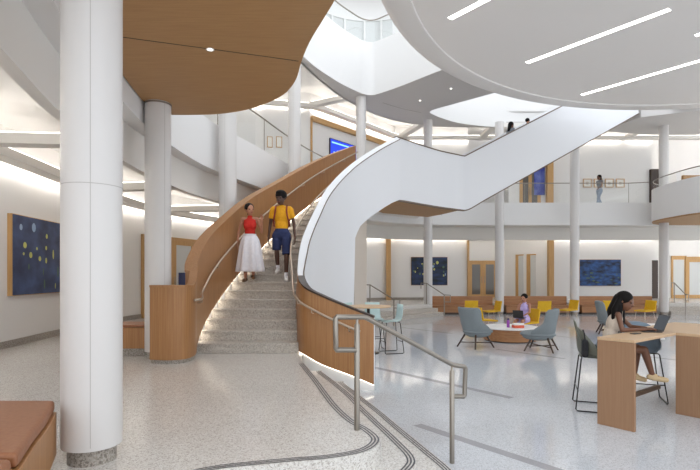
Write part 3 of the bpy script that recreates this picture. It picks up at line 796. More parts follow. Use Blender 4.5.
# ------------------------------------------------------------------ doors, fins, art
def onW(d):   # point on left wall at depth d
    for a, b in zip(Wr, Wr[1:]):
        if a[1] <= d <= b[1]: return blend(a, b, (d-a[1])/(b[1]-a[1]))
def door(name, p0, p1, z0, z1, leaves, label_glass='dark_glass', fw=.09, t=.05, handle=True, wood='wood_honey', stile=.13):
    """framed glazed door on plan segment, on the right-normal side"""
    p0, p1 = V2(*p0), V2(*p1); e = (p1-p0).normalized(); L = (p1-p0).length
    mb = MB()
    mb.seg(p0, p0+e*fw, z0, z1, -.02, t); mb.seg(p1-e*fw, p1, z0, z1, -.02, t); mb.seg(p0, p1, z1-fw, z1, -.02, t+.005)
    root = structure(mb.build(name, wood))
    w = (L-2*fw)/leaves
    for k in range(leaves):
        a = p0+e*(fw+k*w+.006); b = p0+e*(fw+(k+1)*w-.006)
        m = MB(); m.seg(a, a+e*stile, z0+.01, z1-fw, 0, t*.7); m.seg(b-e*stile, b, z0+.01, z1-fw, 0, t*.7)
        m.seg(a+e*stile, b-e*stile, z0+.01, z0+.2, 0, t*.7); m.seg(a+e*stile, b-e*stile, z1-fw-.14, z1-fw, 0, t*.7)
        leaf = m.build('door_leaf', wood, root)
        MB().seg(a+e*stile, b-e*stile, z0+.2, z1-fw-.14, .004, .012).build('door_pane', label_glass if isinstance(label_glass, str) else label_glass[k], leaf)
        if handle:
            c = b-e*stile*.5 if k % 2 == 0 else a+e*stile*.5
            n = V2(e.y, -e.x); c = c+n*(t*.7+.03)
            MB().tube([(c.x, c.y, z0+.85), (c.x, c.y, z0+1.25)], .014, 6).build('door_handle', 'steel', leaf)
    return root
# left double door with sidelight in the curved wall
door('door_1', onW(15.25), onW(17.9), 0, 2.57, 2, ['grey_glass', 'grey_glass'], .1, .06, True, 'wood_honey', .22)
mb = MB(); a_, b_ = V2(*onW(16.95)), V2(*onW(17.45))
tag(MB().seg(a_, b_, .95, 1.4, .07, .1).build('notice_panel', 'navy_box'), 'small dark blue panel on the left glazed door, above the newel', 'panel')
# back recess double door
door('door_2', (6.8, 28.88), (8.55, 28.88), 0, 2.15, 2, 'dark_glass', .08, .05, True, 'wood_honey', .15)
# two slim glazed panels in the angled wall
pA, pB = V2(8.95, 28.88), V2(10.73, 26.6); eA = (pB-pA)/(pB-pA).length; LA = (pB-pA).length
for k, (xa, xm, xb) in enumerate(((516, 518.5, 523.5), (527, 530.5, 536))):
    def onA(px):
        kk = (px-CX)/FPX; t = (kk*pA.y-pA.x)/(eA.x-kk*eA.y); return pA+eA*t
    q0, qm, q1 = onA(xa), onA(xm), onA(xb)
    root = structure(MB().seg(q0, qm, 0, 2.45, -.02, .05).build('window_%d' % (2+k), 'wood_honey'))
    MB().seg(qm, q1, .1, 2.4, -.01, .01).build('window_pane', 'grey_glass', root)
    MB().seg(q0, q1, 2.41, 2.47, -.02, .05).build('window_head', 'wood_honey', root)
def fin(px0, px1, d, z0, z1, label, m='wood_honey', depth=.28):
    x0, x1 = PX(px0, d), PX(px1, d)
    return tag(MB().box(x0, d-depth, z0, x1, d+.0, z1).build('wood_fin', m, bevel=.008), label, 'panel', 'vertical wood fins')
fin(386, 390.5, 26.45, 0, 3.42, 'honey wood vertical fin on the ground floor wall left of the twin-look painting')
fin(547, 552, 26.45, 0, 3.42, 'honey wood vertical fin on the ground floor wall left of the wide blue painting')
fin(545.5, 551.5, 26.45, Z2, 8.4, 'honey wood vertical fin on the second floor beside the blue banner')
structure(MB().box(6.2, 26.3, 0, 6.28, 26.65, 3.42).build('trim_corner', 'wood_honey'))
# solid slab, dark wood colour standing in for an opening's shade, + doorway at far right
d_ = 28.27
structure(MB().box(PX(649, 28.2), 28.15, 0, PX(657.5, 28.2), 28.29, 2.15).build('shaded_opening', 'wood_dark'))
dw = door('door_6', (PX(672, 28.2), 28.28), (PX(687, 28.2), 28.28), 0, 2.4, 1, 'grey_glass', .07, .05, False, 'wood_honey', .03)
dw2 = door('door_7', (PX(686, 28.2), 28.27), (PX(722, 28.2), 28.27), 0, 2.35, 1, 'grey_glass', .16, .06, True, 'wood_honey', .05)
# second floor doors + banner + frames
door('door_8', (PX(520, 26.4), 26.48), (PX(541, 26.4), 26.48), Z2, Z2+2.75, 2, 'dark_glass', .08, .05, True, 'wood_honey', .08)
structure(MB().seg((8.4, 26.48), (10.8, 26.48), Z2, 8.5, -.1, -.005).build('wall_back.005', 'white'))
bn = MB().box(PX(534.5, 26.4), 26.42, 5.55, PX(545, 26.4), 26.486, 7.75).build('banner', 'banner')
tag(bn, 'tall blue banner on the second floor wall, left of the wood fin', 'banner')
structure(MB().box(15.86, 26.3, Z2, 16.25, 26.6, 6.9).build('shaded_opening_upper', 'wood_dark'))  # no door leaf: dark-coloured block imitating the shade inside an upstairs opening
for k in range(4):
    x0 = PX(583.5+k*11.0, 26.4); x1 = PX(592+k*11.0, 26.4)
    t = thing('picture_frame', ['leftmost of the four small framed prints on the second floor wall', 'second from left of the four small framed prints, just left of the walking woman', 'third of the four small framed prints, just right of the walking woman', 'rightmost of the four small framed prints on the second floor wall'][k], 'picture', (x0, 26.42, 5.95), 0, 'framed prints upstairs')
    w = x1-x0
    mb = MB(); mb.box(0, 0, 0, .04, .06, .46).box(w-.04, 0, 0, w, .06, .46).box(.04, 0, 0, w-.04, .06, .04).box(.04, 0, .42, w-.04, .06, .46)
    mb.build('frame', 'table_top', t)
    MB().box(.04, .03, .04, w-.04, .06, .42).build('print', 'paper', t); MB().box(w*.33, .026, .15, w*.66, .03, .3).build('image', 'beige', t)
# second floor inner wall with wood portal and blue screen
U0, U1 = V2(-1.72, 21.5), V2(2.4, 26.5); ue = (U1-U0).normalized(); un = V2(ue.y, -ue.x)
structure(MB().seg(U0, U1, Z2, 9.25, -.15, 0).build('wall_upper_left', 'white'))
structure(MB().seg((-4.0, 20.9), U0, Z2, 9.25, -.15, 0).build('wall_upper_left.001', 'white'))
ptl = thing('wood_portal', 'honey wood portal frame around the cream wall behind the blue screen', 'panel', (U0.x, U0.y, Z2))
under(MB().seg(U0+ue*.02, U1, 7.95, 8.15, .003, .16).build('header', 'wood_honey'), ptl)
under(MB().seg(U0+ue*.02, U0+ue*.1, Z2, 7.95, .003, .06).build('jamb', 'wood_honey'), ptl)
under(MB().seg(U1-ue*.45, U1, Z2, 7.95, .003, .16).build('jamb', 'wood_honey'), ptl)
def onU(px):
    k = (px-CX)/FPX; t = (k*U0.y-U0.x)/(ue.x-k*ue.y); return U0+ue*t
cs, ce = onU(329), onU(362)
z0s, z1s = PZ(163, cs.y), PZ(138, cs.y)
scr = thing('display_screen', 'bright blue wall screen on the second floor behind the stair top', 'screen', (cs.x, cs.y, z0s))
dv = ce-cs
MB().seg((0, 0), tuple(dv), 0, z1s-z0s, .01, .07).build('bezel', 'laptop', scr)
MB().seg(tuple(ue*.03), tuple(dv-ue*.03), .03, z1s-z0s-.03, .07, .076).build('display', 'screen', scr)
mb = MB()
hh_ = z1s-z0s
for k in range(9):
    h = [.3, .45, .25, .52, .35, .48, .2, .4, .3][k]*hh_; a = ue*(.1+k*.12)
    mb.seg(tuple(a), tuple(a+ue*.1), .05, .05+h, .077, .08)
mb.seg(tuple(ue*.1), tuple(ue*1.3), hh_*.82, hh_*.88, .077, .08)
mb.build('graphic', 'screen_cyan', scr)

for k, (xa, xb) in enumerate(((267, 272.5), (276, 282))):
    ax, bx_ = V2(-4.0, 20.9), V2(-1.72, 21.5); ed = (bx_-ax).normalized()
    def onV(px):
        kk = (px-CX)/FPX; t_ = (kk*ax.y-ax.x)/(ed.x-kk*ed.y); return ax+ed*t_
    q0, q1 = onV(xa), onV(xb)
    t = thing('picture_frame', ['left of two small framed prints behind the second floor glass guard on the left', 'right of two small framed prints behind the second floor glass guard on the left'][k], 'picture', (q0.x, q0.y, PZ(147.5, q0.y)), 0, 'framed prints by the left guard')
    hh2 = PZ(136.5, q0.y)-PZ(147.5, q0.y)
    MB().seg((0, 0), tuple(q1-q0), 0, hh2, 0, .04).build('frame', 'wood_honey', t)
    MB().seg(tuple(ed*.03), tuple(q1-q0-ed*.03), .03, hh2-.03, .035, .044).build('print', 'paper', t)

def painting(name, label, p0, p1, z0, z1, canvas, dabs, depth=.06):
    p0, p1 = V2(*p0), V2(*p1); e = (p1-p0); L = e.length; e = e/L; n = V2(e.y, -e.x)
    t = thing(name, label, 'painting', (p0.x, p0.y, z0), 0)
    MB().seg((0, 0), tuple(p1-p0), 0, z1-z0, .0, depth-.005).build('stretcher', 'wood_honey', t)
    mb = MB(); mb.seg(tuple(e*.012), tuple((p1-p0)-e*.012), .012, z1-z0-.012, depth-.005, depth+.004)
    mats = [canvas]
    for (uu, vv, ru, rv, m) in dabs:
        if m not in mats: mats.append(m)
        mb.mi = mats.index(m); c = e*(uu*L)+n*(depth+.005); zc = vv*(z1-z0)
        ring = [mb.v((c.x+e.x*ru*math.cos(a), c.y+e.y*ru*math.cos(a), zc+rv*math.sin(a))) for a in [2*pi*k/12 for k in range(12)]]
        mb.f(ring)
    mb.build('canvas', mats, t, recalc=False)
    return t
rr = random.Random(5)
D1 = [(.12, .85, .05, .06, 'dab_pale'), (.32, .87, .07, .09, 'dab_pale'), (.18, .63, .06, .06, 'dab_yellow'), (.27, .51, .055, .06, 'dab_yellow'), (.42, .47, .05, .05, 'dab_yellow'), (.54, .78, .04, .05, 'dab_yellow'), (.53, .62, .035, .045, 'dab_yellow'), (.53, .45, .035, .06, 'dab_yellow'), (.37, .6, .03, .03, 'dab_yellow'), (.66, .54, .03, .1, 'dab_yellow'), (.85, .52, .06, .07, 'dab_yellow'), (.16, .52, .03, .03, 'dab_yellow'), (.24, .36, .025, .06, 'dab_green'), (.5, .13, .03, .1, 'dab_green'), (.48, .3, .02, .08, 'dab_green'), (.75, .3, .03, .12, 'dab_green'), (.7, .1, .02, .06, 'dab_yellow'), (.9, .8, .05, .05, 'dab_yellow')]
painting('painting', 'dark blue canvas with yellow glowing spots in a wooden edge, on the left wall', onW(9.05), onW(11.25), .94, 2.44, 'canvas_navy', D1, .09)
D2 = [(rr.uniform(.06, .94), rr.uniform(.3, .8), rr.uniform(.02, .06), rr.uniform(.03, .07), rr.choice(['dab_yellow', 'dab_green', 'dab_pale'])) for _ in range(22)]+[(.72, .8, .07, .09, 'dab_yellow')]
painting('painting', 'dark blue canvas with pale spots, half hidden by the column beside the far curved steps', (PX(411, 26.45), 26.5), (PX(447.5, 26.45), 26.5), PZ(285.3, 26.45), PZ(257, 26.45), 'canvas_dusk', D2)
D3 = [(rr.uniform(.05, .95), rr.uniform(.08, .5), rr.uniform(.03, .12), rr.uniform(.015, .04), 'dab_green') for _ in range(14)]
painting('painting', 'wide blue landscape canvas above the right bench', (PX(579.5, 26.45), 26.5), (PX(621, 26.45), 26.5), PZ(286, 26.45), PZ(259.5, 26.45), 'canvas_sea', D3)

# ------------------------------------------------------------------ benches
def bench(x0, x1, label):
    t = thing('bench', label, 'bench', ((x0+x1)/2, 23.3, LOW), 0, 'long wooden benches')
    h = (x1-x0)/2
    MB().box(-h, -.22, .0, h, .2, .09).build('kick', 'wood_dark', t)
    MB().box(-h, -.25, .09, h, .2, .37).build('base', 'wood_bench', t, bevel=.006)
    MB().box(-h, -.29, .375, h, .2, .42).build('seat', 'wood_bench', t, bevel=.006)
    MB().box(-h, .12, .425, h, .26, .83).build('backrest', 'wood_bench', t, bevel=.006)
bench(PX(432.5, 23), 6.68, 'long wooden bench left of the column by the dark double door')
bench(7.22, 10.15, 'long wooden bench in the middle, behind the seated woman in lilac')
bench(10.7, 14.15, 'long wooden bench at right under the wide blue painting')

# ledge bench behind the newel
t = thing('ledge_bench', 'low wooden ledge bench with terrazzo plinth behind the large column', 'bench', (-3.9, 8.35, 0))
MB().box(-.7, -.24, 0, .68, .2, .13).build('plinth', 'terrazzo_base', t)
MB().box(-.72, -.27, .13, .62, .22, .47).build('base', 'wood', t, bevel=.006)
MB().box(-.74, -.3, .475, .64, .25, .52).build('seat_pad', 'leather', t, bevel=.015)

# leather bench in the left foreground
lb = thing('leather_bench', 'brown leather curved bench with wooden side in the lower left corner', 'bench', (-2.2, 2.6, 0))
edge = spline([(-2.03, 3.46), (-1.87, 3.1), (-1.74, 2.76), (-1.6, 2.42), (-1.5, 2.12), (-1.42, 1.75), (-1.38, 1.3)], 6)
far = [(-3.3, 3.5), (-2.6, 3.47)]
full = edge[::-1]+far[::-1]+[(-3.3, 1.3)]
def shrink(P, s): return [(p[0]-s if p[0] > -3.0 else p[0], p[1]-s*.6 if p[1] > 3 else p[1]) for p in P]
under(MB().prism(shrink(full, .06), 0, .08).build('plinth', 'terrazzo_base'), lb)
under(MB().prism(full, .08, .375).build('wood_base', 'wood', bevel=.006), lb)
cut = 2.40
pa = [p for p in edge if p[1] >= cut]; pb = [p for p in edge if p[1] <= cut]
cu1 = [(p[0]-.012, p[1]) for p in pa[::-1]]+[(-2.6, 3.46), (-3.3, 3.48), (-3.3, cut)]
cu2 = [(p[0]-.012, p[1]-.012) for p in pb[::-1]]+[(-3.3, cut-.012), (-3.3, 1.3)]
for c in (cu1, cu2):
    o = MB().prism(c, .38, .455).build('cushion', 'leather', smooth=40); under(o, lb)
    md = o.modifiers.new('b', 'BEVEL'); md.width = .022; md.segments = 4; md.limit_method = 'ANGLE'; md.angle_limit = .6
under(MB().sweep(edge, [(.003, .30), (.008, .305), (.008, .335), (.003, .34)]).build('wood_band', 'wood_bench'), lb)

# ------------------------------------------------------------------ bar tables (right foreground)
def Pn(a, b): return V2(3.03, 6.13)+nn*a+u*b        # a along the table, b across towards the photographer
bt = thing('bar_table', 'tan bar-height table end with slab leg and footrail, where the woman types', 'table', (3.6, 6.3, LOW))
TH = 1.067
q = [Pn(0, 0), Pn(0, .43), Pn(1.245, .43), Pn(1.245, 0)]
under(MB().prism([tuple(x) for x in q], LOW+TH-.035, LOW+TH).build('tabletop', 'table_top', bevel=.004), bt)
q = [Pn(0, .0), Pn(0, .43), Pn(.045, .43), Pn(.045, 0)]
under(MB().prism([tuple(x) for x in q], LOW, LOW+TH-.036).build('slab_leg', 'table_lam', bevel=.004), bt)
q = [Pn(.046, .2), Pn(.046, .25), Pn(1.24, .25), Pn(1.24, .2)]
under(MB().prism([tuple(x) for x in q], LOW+.30, LOW+.35).build('footrail', 'bronze', bevel=.004), bt)
b2 = thing('bar_table', 'wide tan bar-height table cut by the right edge, with closed slab side', 'table', (4.6, 6.8, LOW))
q = [Pn(1.25, -.16), Pn(1.25, 1.6), Pn(2.9, 1.6), Pn(2.9, -.16)]
under(MB().prism([tuple(x) for x in q], LOW+TH-.035, LOW+TH).build('tabletop', 'table_top', bevel=.004), b2)
q = [Pn(1.255, .42), Pn(1.255, 1.55), Pn(1.30, 1.55), Pn(1.30, .42)]
under(MB().prism([tuple(x) for x in q], LOW, LOW+TH-.036).build('slab_leg', 'table_lam', bevel=.004), b2)
q = [Pn(2.82, -.1), Pn(2.82, 1.55), Pn(2.87, 1.55), Pn(2.87, -.1)]
under(MB().prism([tuple(x) for x in q], LOW, LOW+TH-.036).build('slab_leg', 'table_lam', bevel=.004), b2)

# laptop, phone on the table
def laptop(loc, rz, label, tilt=20, screen='laptop_screen'):
    t = thing('laptop', label, 'laptop', loc, rz)
    MB().box(-.16, -.115, 0, .16, .115, .014).build('base', 'laptop', t, bevel=.003)
    MB().box(-.14, -.03, .0145, .14, .1, .0155).build('keyboard', 'laptop_keys', t)
    M = Matrix.Rotation(math.radians(-tilt), 3, 'X')
    lid = MB().obox(V3(0, .118, .012)+M @ V3(0, .004, .115), (.32, .008, .225), M).build('lid', 'laptop', t, bevel=.002)
    MB().obox(V3(0, .118, .012)+M @ V3(0, -.0005, .115), (.296, .001, .195), M).build('display', screen, lid)
    return t
lpc = V2(PX(648, 6.72), 6.72)
laptop((lpc.x, lpc.y, LOW+TH), math.radians(-100), 'open dark laptop on the bar table in front of the typing woman', 22)
ph = MB().box(-.07, -.035, 0, .07, .035, .009).build('phone', 'black_metal', bevel=.003); ph.location = (PX(632, 6.5), 6.42, LOW+TH); ph.rotation_euler = (0, 0, .5)
tag(ph, 'dark phone lying on the bar table by the woman’s elbow', 'phone')

# bar stools with sled base
def sled(mb, w, dpt, h, r=.009):
    for s in (-1, 1):
        x = s*w/2
        mb.tube([(x*.62, -dpt*.36, h), (x*.68, -dpt*.38, h-.02), (x, -dpt/2, .03), (x, -dpt/2+.02, .01), (x, dpt/2-.02, .01), (x, dpt/2, .03), (x*.68, dpt*.36, h-.02), (x*.62, dpt*.34, h)], r, 8)
    for y in (-dpt*.44, dpt*.44):
        mb.tube([(-w*.44, y, h*.38), (w*.44, y, h*.38)], r*.9, 6)
    mb.tube([(-w*.31, -dpt*.36, h), (w*.31, -dpt*.36, h)], r, 6); mb.tube([(-w*.31, dpt*.34, h), (w*.31, dpt*.34, h)], r, 6)
def shell(seat_w, seat_d, back_h, z0, m, arms=True, th=.012):
    """bucket shell: front is -y; wraps up at the back"""
    mb = MB(); rows = []; n = 24
    prof = [(0, .0), (.35, .0), (.62, .012), (.82, .05), (.94, .14), (1.0, .32), (1.03, .62), (1.04, 1.0)]
    for f, h in prof:
        row = []
        for k in range(n+1):
            a = math.radians(-215+250*k/n) if False else math.radians(-30+240*k/n)
            cx, cy = math.cos(a), math.sin(a)
            back = max(0, cy)
            hh = h*back_h*(.30+.70*back**.8) if h > .1 else h*back_h
            row.append((cx*f*seat_w/2, cy*f*seat_d/2, z0+hh))
        rows.append(row)
    mb.grid(rows)
    return mb
def bar_stool(name, loc, rz, label, shell_m, sh=.74):
    t = thing(name, label, 'stool', loc, rz, 'sled-base bar stools')
    o = shell(.48, .46, .40, sh, shell_m).build('shell', shell_m, t, smooth=True)
    md = o.modifiers.new('s', 'SOLIDIFY'); md.thickness = .012
    MB().lathe([(.005, sh-.012), (.2, sh-.012), (.21, sh+.012), (.005, sh+.018)], seg=28).build('seat', shell_m, t, smooth=40)
    mb = MB(); sled(mb, .56, .52, sh-.015); mb.build('sled_base', 'black_metal', t, smooth=True)
    return t
FACE = math.radians(70)      # stool front (-y local) turned towards the table
s1 = bar_stool('bar_stool', (3.36, 6.86, LOW), FACE, 'dark olive shell bar stool with wire hoop back holding the typing woman', 'olive_shell', .72)
mb = MB(); mb.tube([(-.19, .15, .86), (-.17, .22, 1.04), (-.11, .25, 1.16), (0, .26, 1.2), (.11, .25, 1.16), (.17, .22, 1.04), (.19, .15, .86)], .011, 8); mb.build('hoop', 'olive_shell', s1, smooth=True)
s2_ = bar_stool('bar_stool', (4.28, 7.34, LOW), math.radians(-20), 'grey-blue bar stool on the far side of the bar table, behind the woman’s shins', 'blue_fabric', .72)

# aqua stools at round high table
rt_ = thing('high_table', 'round pale wood high table behind the flared oak wall', 'table', (.43, 11.7, LOW))
MB().lathe([(.005, 1.07), (.52, 1.07), (.535, 1.085), (.52, 1.105), (.005, 1.105)], seg=48).build('tabletop', 'table_top', rt_, smooth=40)
MB().lathe([(.26, 0), (.26, .012), (.035, .03), (.035, 1.07)], seg=32).build('pedestal', 'black_metal', rt_, smooth=40)
def aqua_stool(loc, rz, label):
    t = thing('aqua_stool', label, 'stool', loc, rz, 'aqua bar stools')
    sh = .74
    mb = MB(); mb.grid([[(-.2*w, y, z) , (-.1*w, y+.02*(z > sh+.06), z-.004), (.1*w, y+.02*(z > sh+.06), z-.004), (.2*w, y, z)] for y, z, w in ((-.2, sh-.015, .95), (-.12, sh, 1), (.08, sh, 1), (.17, sh+.03, 1), (.205, sh+.12, 1), (.22, sh+.28, .97), (.23, sh+.4, .92))])
    o = mb.build('shell', 'aqua', t, smooth=True); md = o.modifiers.new('s', 'SOLIDIFY'); md.thickness = .014
    mb = MB(); sled(mb, .46, .46, sh-.02); mb.build('sled_base', 'black_metal', t, smooth=True)
aqua_stool((.6, 12.35, LOW), math.radians(10), 'aqua bar stool on the far side of the round high table')
aqua_stool((.97, 11.75, LOW), math.radians(-75), 'aqua bar stool on the right side of the round high table, seen side-on')
aqua_stool((.05, 12.2, LOW), math.radians(40), 'aqua bar stool left of the round high table, mostly hidden by the oak flare')

# ------------------------------------------------------------------ lounge
def lounge_chair(loc, rz, label, m='grey_fabric'):
    t = thing('lounge_chair', label, 'armchair', loc, rz, 'grey wingback lounge chairs')
    # front is -y. back shell wraps with wings
    rows = []; n = 14
    for z, hw, by, wing in ((.28, .20, .20, .30), (.40, .30, .27, .46), (.50, .34, .30, .48), (.61, .33, .31, .30), (.71, .30, .32, .20), (.84, .33, .35, .22), (.96, .34, .37, .2), (1.02, .31, .375, .15)):
        row = []
        for k in range(n+1):
            s = -1+2*k/n
            x = hw*math.sin(s*pi/2)
            y = by - wing*(abs(s)**2.2)
            row.append((x, y, z))
        rows.append(row)
    o = MB(); o.grid(rows); o = o.build('back_shell', m, t, smooth=True)
    md = o.modifiers.new('s', 'SOLIDIFY'); md.thickness = .06; md.offset = 0
    md = o.modifiers.new('u', 'SUBSURF'); md.levels = 1; md.render_levels = 2
    rows = []
    for f, zt in ((.0, 0), (.3, 0), (.6, 0)): pass
    mb = MB(); mb.ell((0, -.08, .40), (.34, .42, .10), nu=24, nv=10)
    mb.ell((0, -.08, .34), (.30, .36, .10), nu=24, nv=10)
    mb.build('seat_cushion', m, t, smooth=True)
    for sx, sy in ((-1, -1), (1, -1), (-1, 1), (1, 1)):
        MB().tube([(sx*.18, sy*.18, .33), (sx*.31, sy*.33, .0)], [.026, .018], 8).build('leg', 'wood_dark', t, smooth=40)
    mb = MB(); mb.tube([(-.26, -.28, .12), (.26, .28, .12)], .013, 6).tube([(-.26, .28, .12), (.26, -.28, .12)], .013, 6); mb.build('stretcher', 'wood_dark', t)
    return t
lounge_chair((PX(476, 12.6), 12.65, LOW), math.radians(122), 'grey wingback lounge chair left of the round low table, facing right')
lounge_chair((PX(542, 12.0), 12.05, LOW), math.radians(-122), 'grey wingback lounge chair right of the round low table, facing left')
lounge_chair((PX(609, 15.5), 15.5, LOW), math.radians(70), 'grey-blue lounge chair in the far group behind the typing woman')
po = thing('ottoman', 'blue-grey upholstered ottoman beyond the typing woman, left of her laptop', 'ottoman', (PX(634, 14.6), 14.6, LOW))
MB().lathe([(.12, 0), (.12, .14)], seg=24).build('base', 'black_metal', po)
MB().lathe([(.02, .14), (.27, .15), (.36, .22), (.37, .32), (.31, .42), (.16, .47), (.02, .48)], seg=36).build('cushion', 'blue_fabric', po, smooth=True)
def low_table(loc, r, label, wood=True):
    t = thing('low_table', label, 'table', loc, 0, 'round low tables')
    MB().lathe([(.01, .345), (r-.01, .345), (r, .355), (r, .375), (r-.01, .385), (.01, .385)], seg=64).build('tabletop', 'table_white', t, smooth=40)
    if wood: MB().lathe([(r*.88, .0), (r*.88, .03)], seg=64).build('kick', 'wood_dark', t, smooth=40); MB().lathe([(r*.92, .03), (r*.92, .344)], seg=64).build('base', 'wood_bench', t, smooth=40)
    else: MB().lathe([(.22, 0), (.22, .02), (.04, .04), (.04, .344)], seg=32).build('pedestal', 'table_white', t, smooth=40)
low_table((PX(511, 13.9), 14.0, LOW), .78, 'round white-topped low table with wood drum base between the grey chairs')
low_table((PX(657, 14.3), 14.35, LOW), .55, 'round white low table beyond the laptop', False)
TT = LOW+.385
bo = thing('water_bottle', 'purple water bottle on the round white low table', 'bottle', (PX(506.5, 13.9), 13.75, TT))
MB().lathe([(.037, 0), (.04, .01), (.04, .17), (.03, .2)], seg=24).build('body', 'purple', bo, smooth=40); MB().lathe([(.024, .2), (.024, .245), (.01, .25)], seg=20).build('cap', 'cloth_navy', bo, smooth=40)
bx = thing('snack_box', 'red and white box on the round low table beside the purple bottle', 'box', (PX(517, 13.7), 13.62, TT), .1)
MB().box(-.14, -.09, 0, .14, .09, .075).build('tray', 'red_orange', bx, bevel=.006); MB().box(-.135, -.085, .076, .135, .085, .125).build('lid', 'paper', bx, bevel=.006)

def yellow_chair(loc, rz, label):
    t = thing('yellow_chair', label, 'chair', loc, rz, 'low yellow shell chairs')
    MB().obox((0, 0, .36), (.56, .56, .05), Matrix.Rotation(.06, 3, 'X')).build('seat', 'yellow', t, bevel=.018)
    MB().obox((0, .28, .57), (.54, .05, .42), Matrix.Rotation(-.18, 3, 'X')).build('backrest', 'yellow', t, bevel=.018)
    for sx in (-1, 1):
        MB().tube([(sx*.22, -.22, .335), (sx*.26, -.25, 0)], .009, 6).build('leg', 'rail_steel', t)
        MB().tube([(sx*.22, .2, .335), (sx*.26, .25, 0)], .009, 6).build('leg', 'rail_steel', t)
def YC(px, d, deg, label): yellow_chair((PX(px, d), d, LOW), math.radians(deg), label)
YC(470, 20.8, 178, 'yellow low chair seen from behind above the left grey lounge chair')
YC(491.5, 20.3, -80, 'yellow low chair facing left in front of the column between left and middle bench')
YC(486, 16.3, 105, 'yellow low chair facing right just behind the left grey lounge chair')
YC(542, 20.4, 178, 'yellow low chair seen from behind, right of the woman in lilac')
YC(568, 21.0, -75, 'yellow low chair facing left by the column at the middle bench end')
YC(645, 20.6, -75, 'yellow low chair facing left in front of the right bench, above the laptop')
YC(606, 20.8, 178, 'yellow low chair mostly hidden behind the far grey-blue lounge chair')
YC(526, 15.4, -75, 'yellow low chair in which the woman in lilac sits')
# ------------------------------------------------------------------ people
def fuse(o, voxel, smooth_it=3, factor=.5):
    md = o.modifiers.new('r', 'REMESH'); md.mode = 'VOXEL'; md.voxel_size = voxel; md.use_smooth_shade = True
    md2 = o.modifiers.new('s', 'SMOOTH'); md2.factor = factor; md2.iterations = smooth_it
    dg = bpy.context.evaluated_depsgraph_get(); dg.update()
    me = bpy.data.meshes.new_from_object(o.evaluated_get(dg), depsgraph=dg)
    mats = list(o.data.materials)
    o.modifiers.clear(); old = o.data; o.data = me; bpy.data.meshes.remove(old)
    if not me.materials:
        for m in mats: me.materials.append(m)
    for p in me.polygons: p.use_smooth = True
    return o
def nrm(v): return Vector(v).normalized()

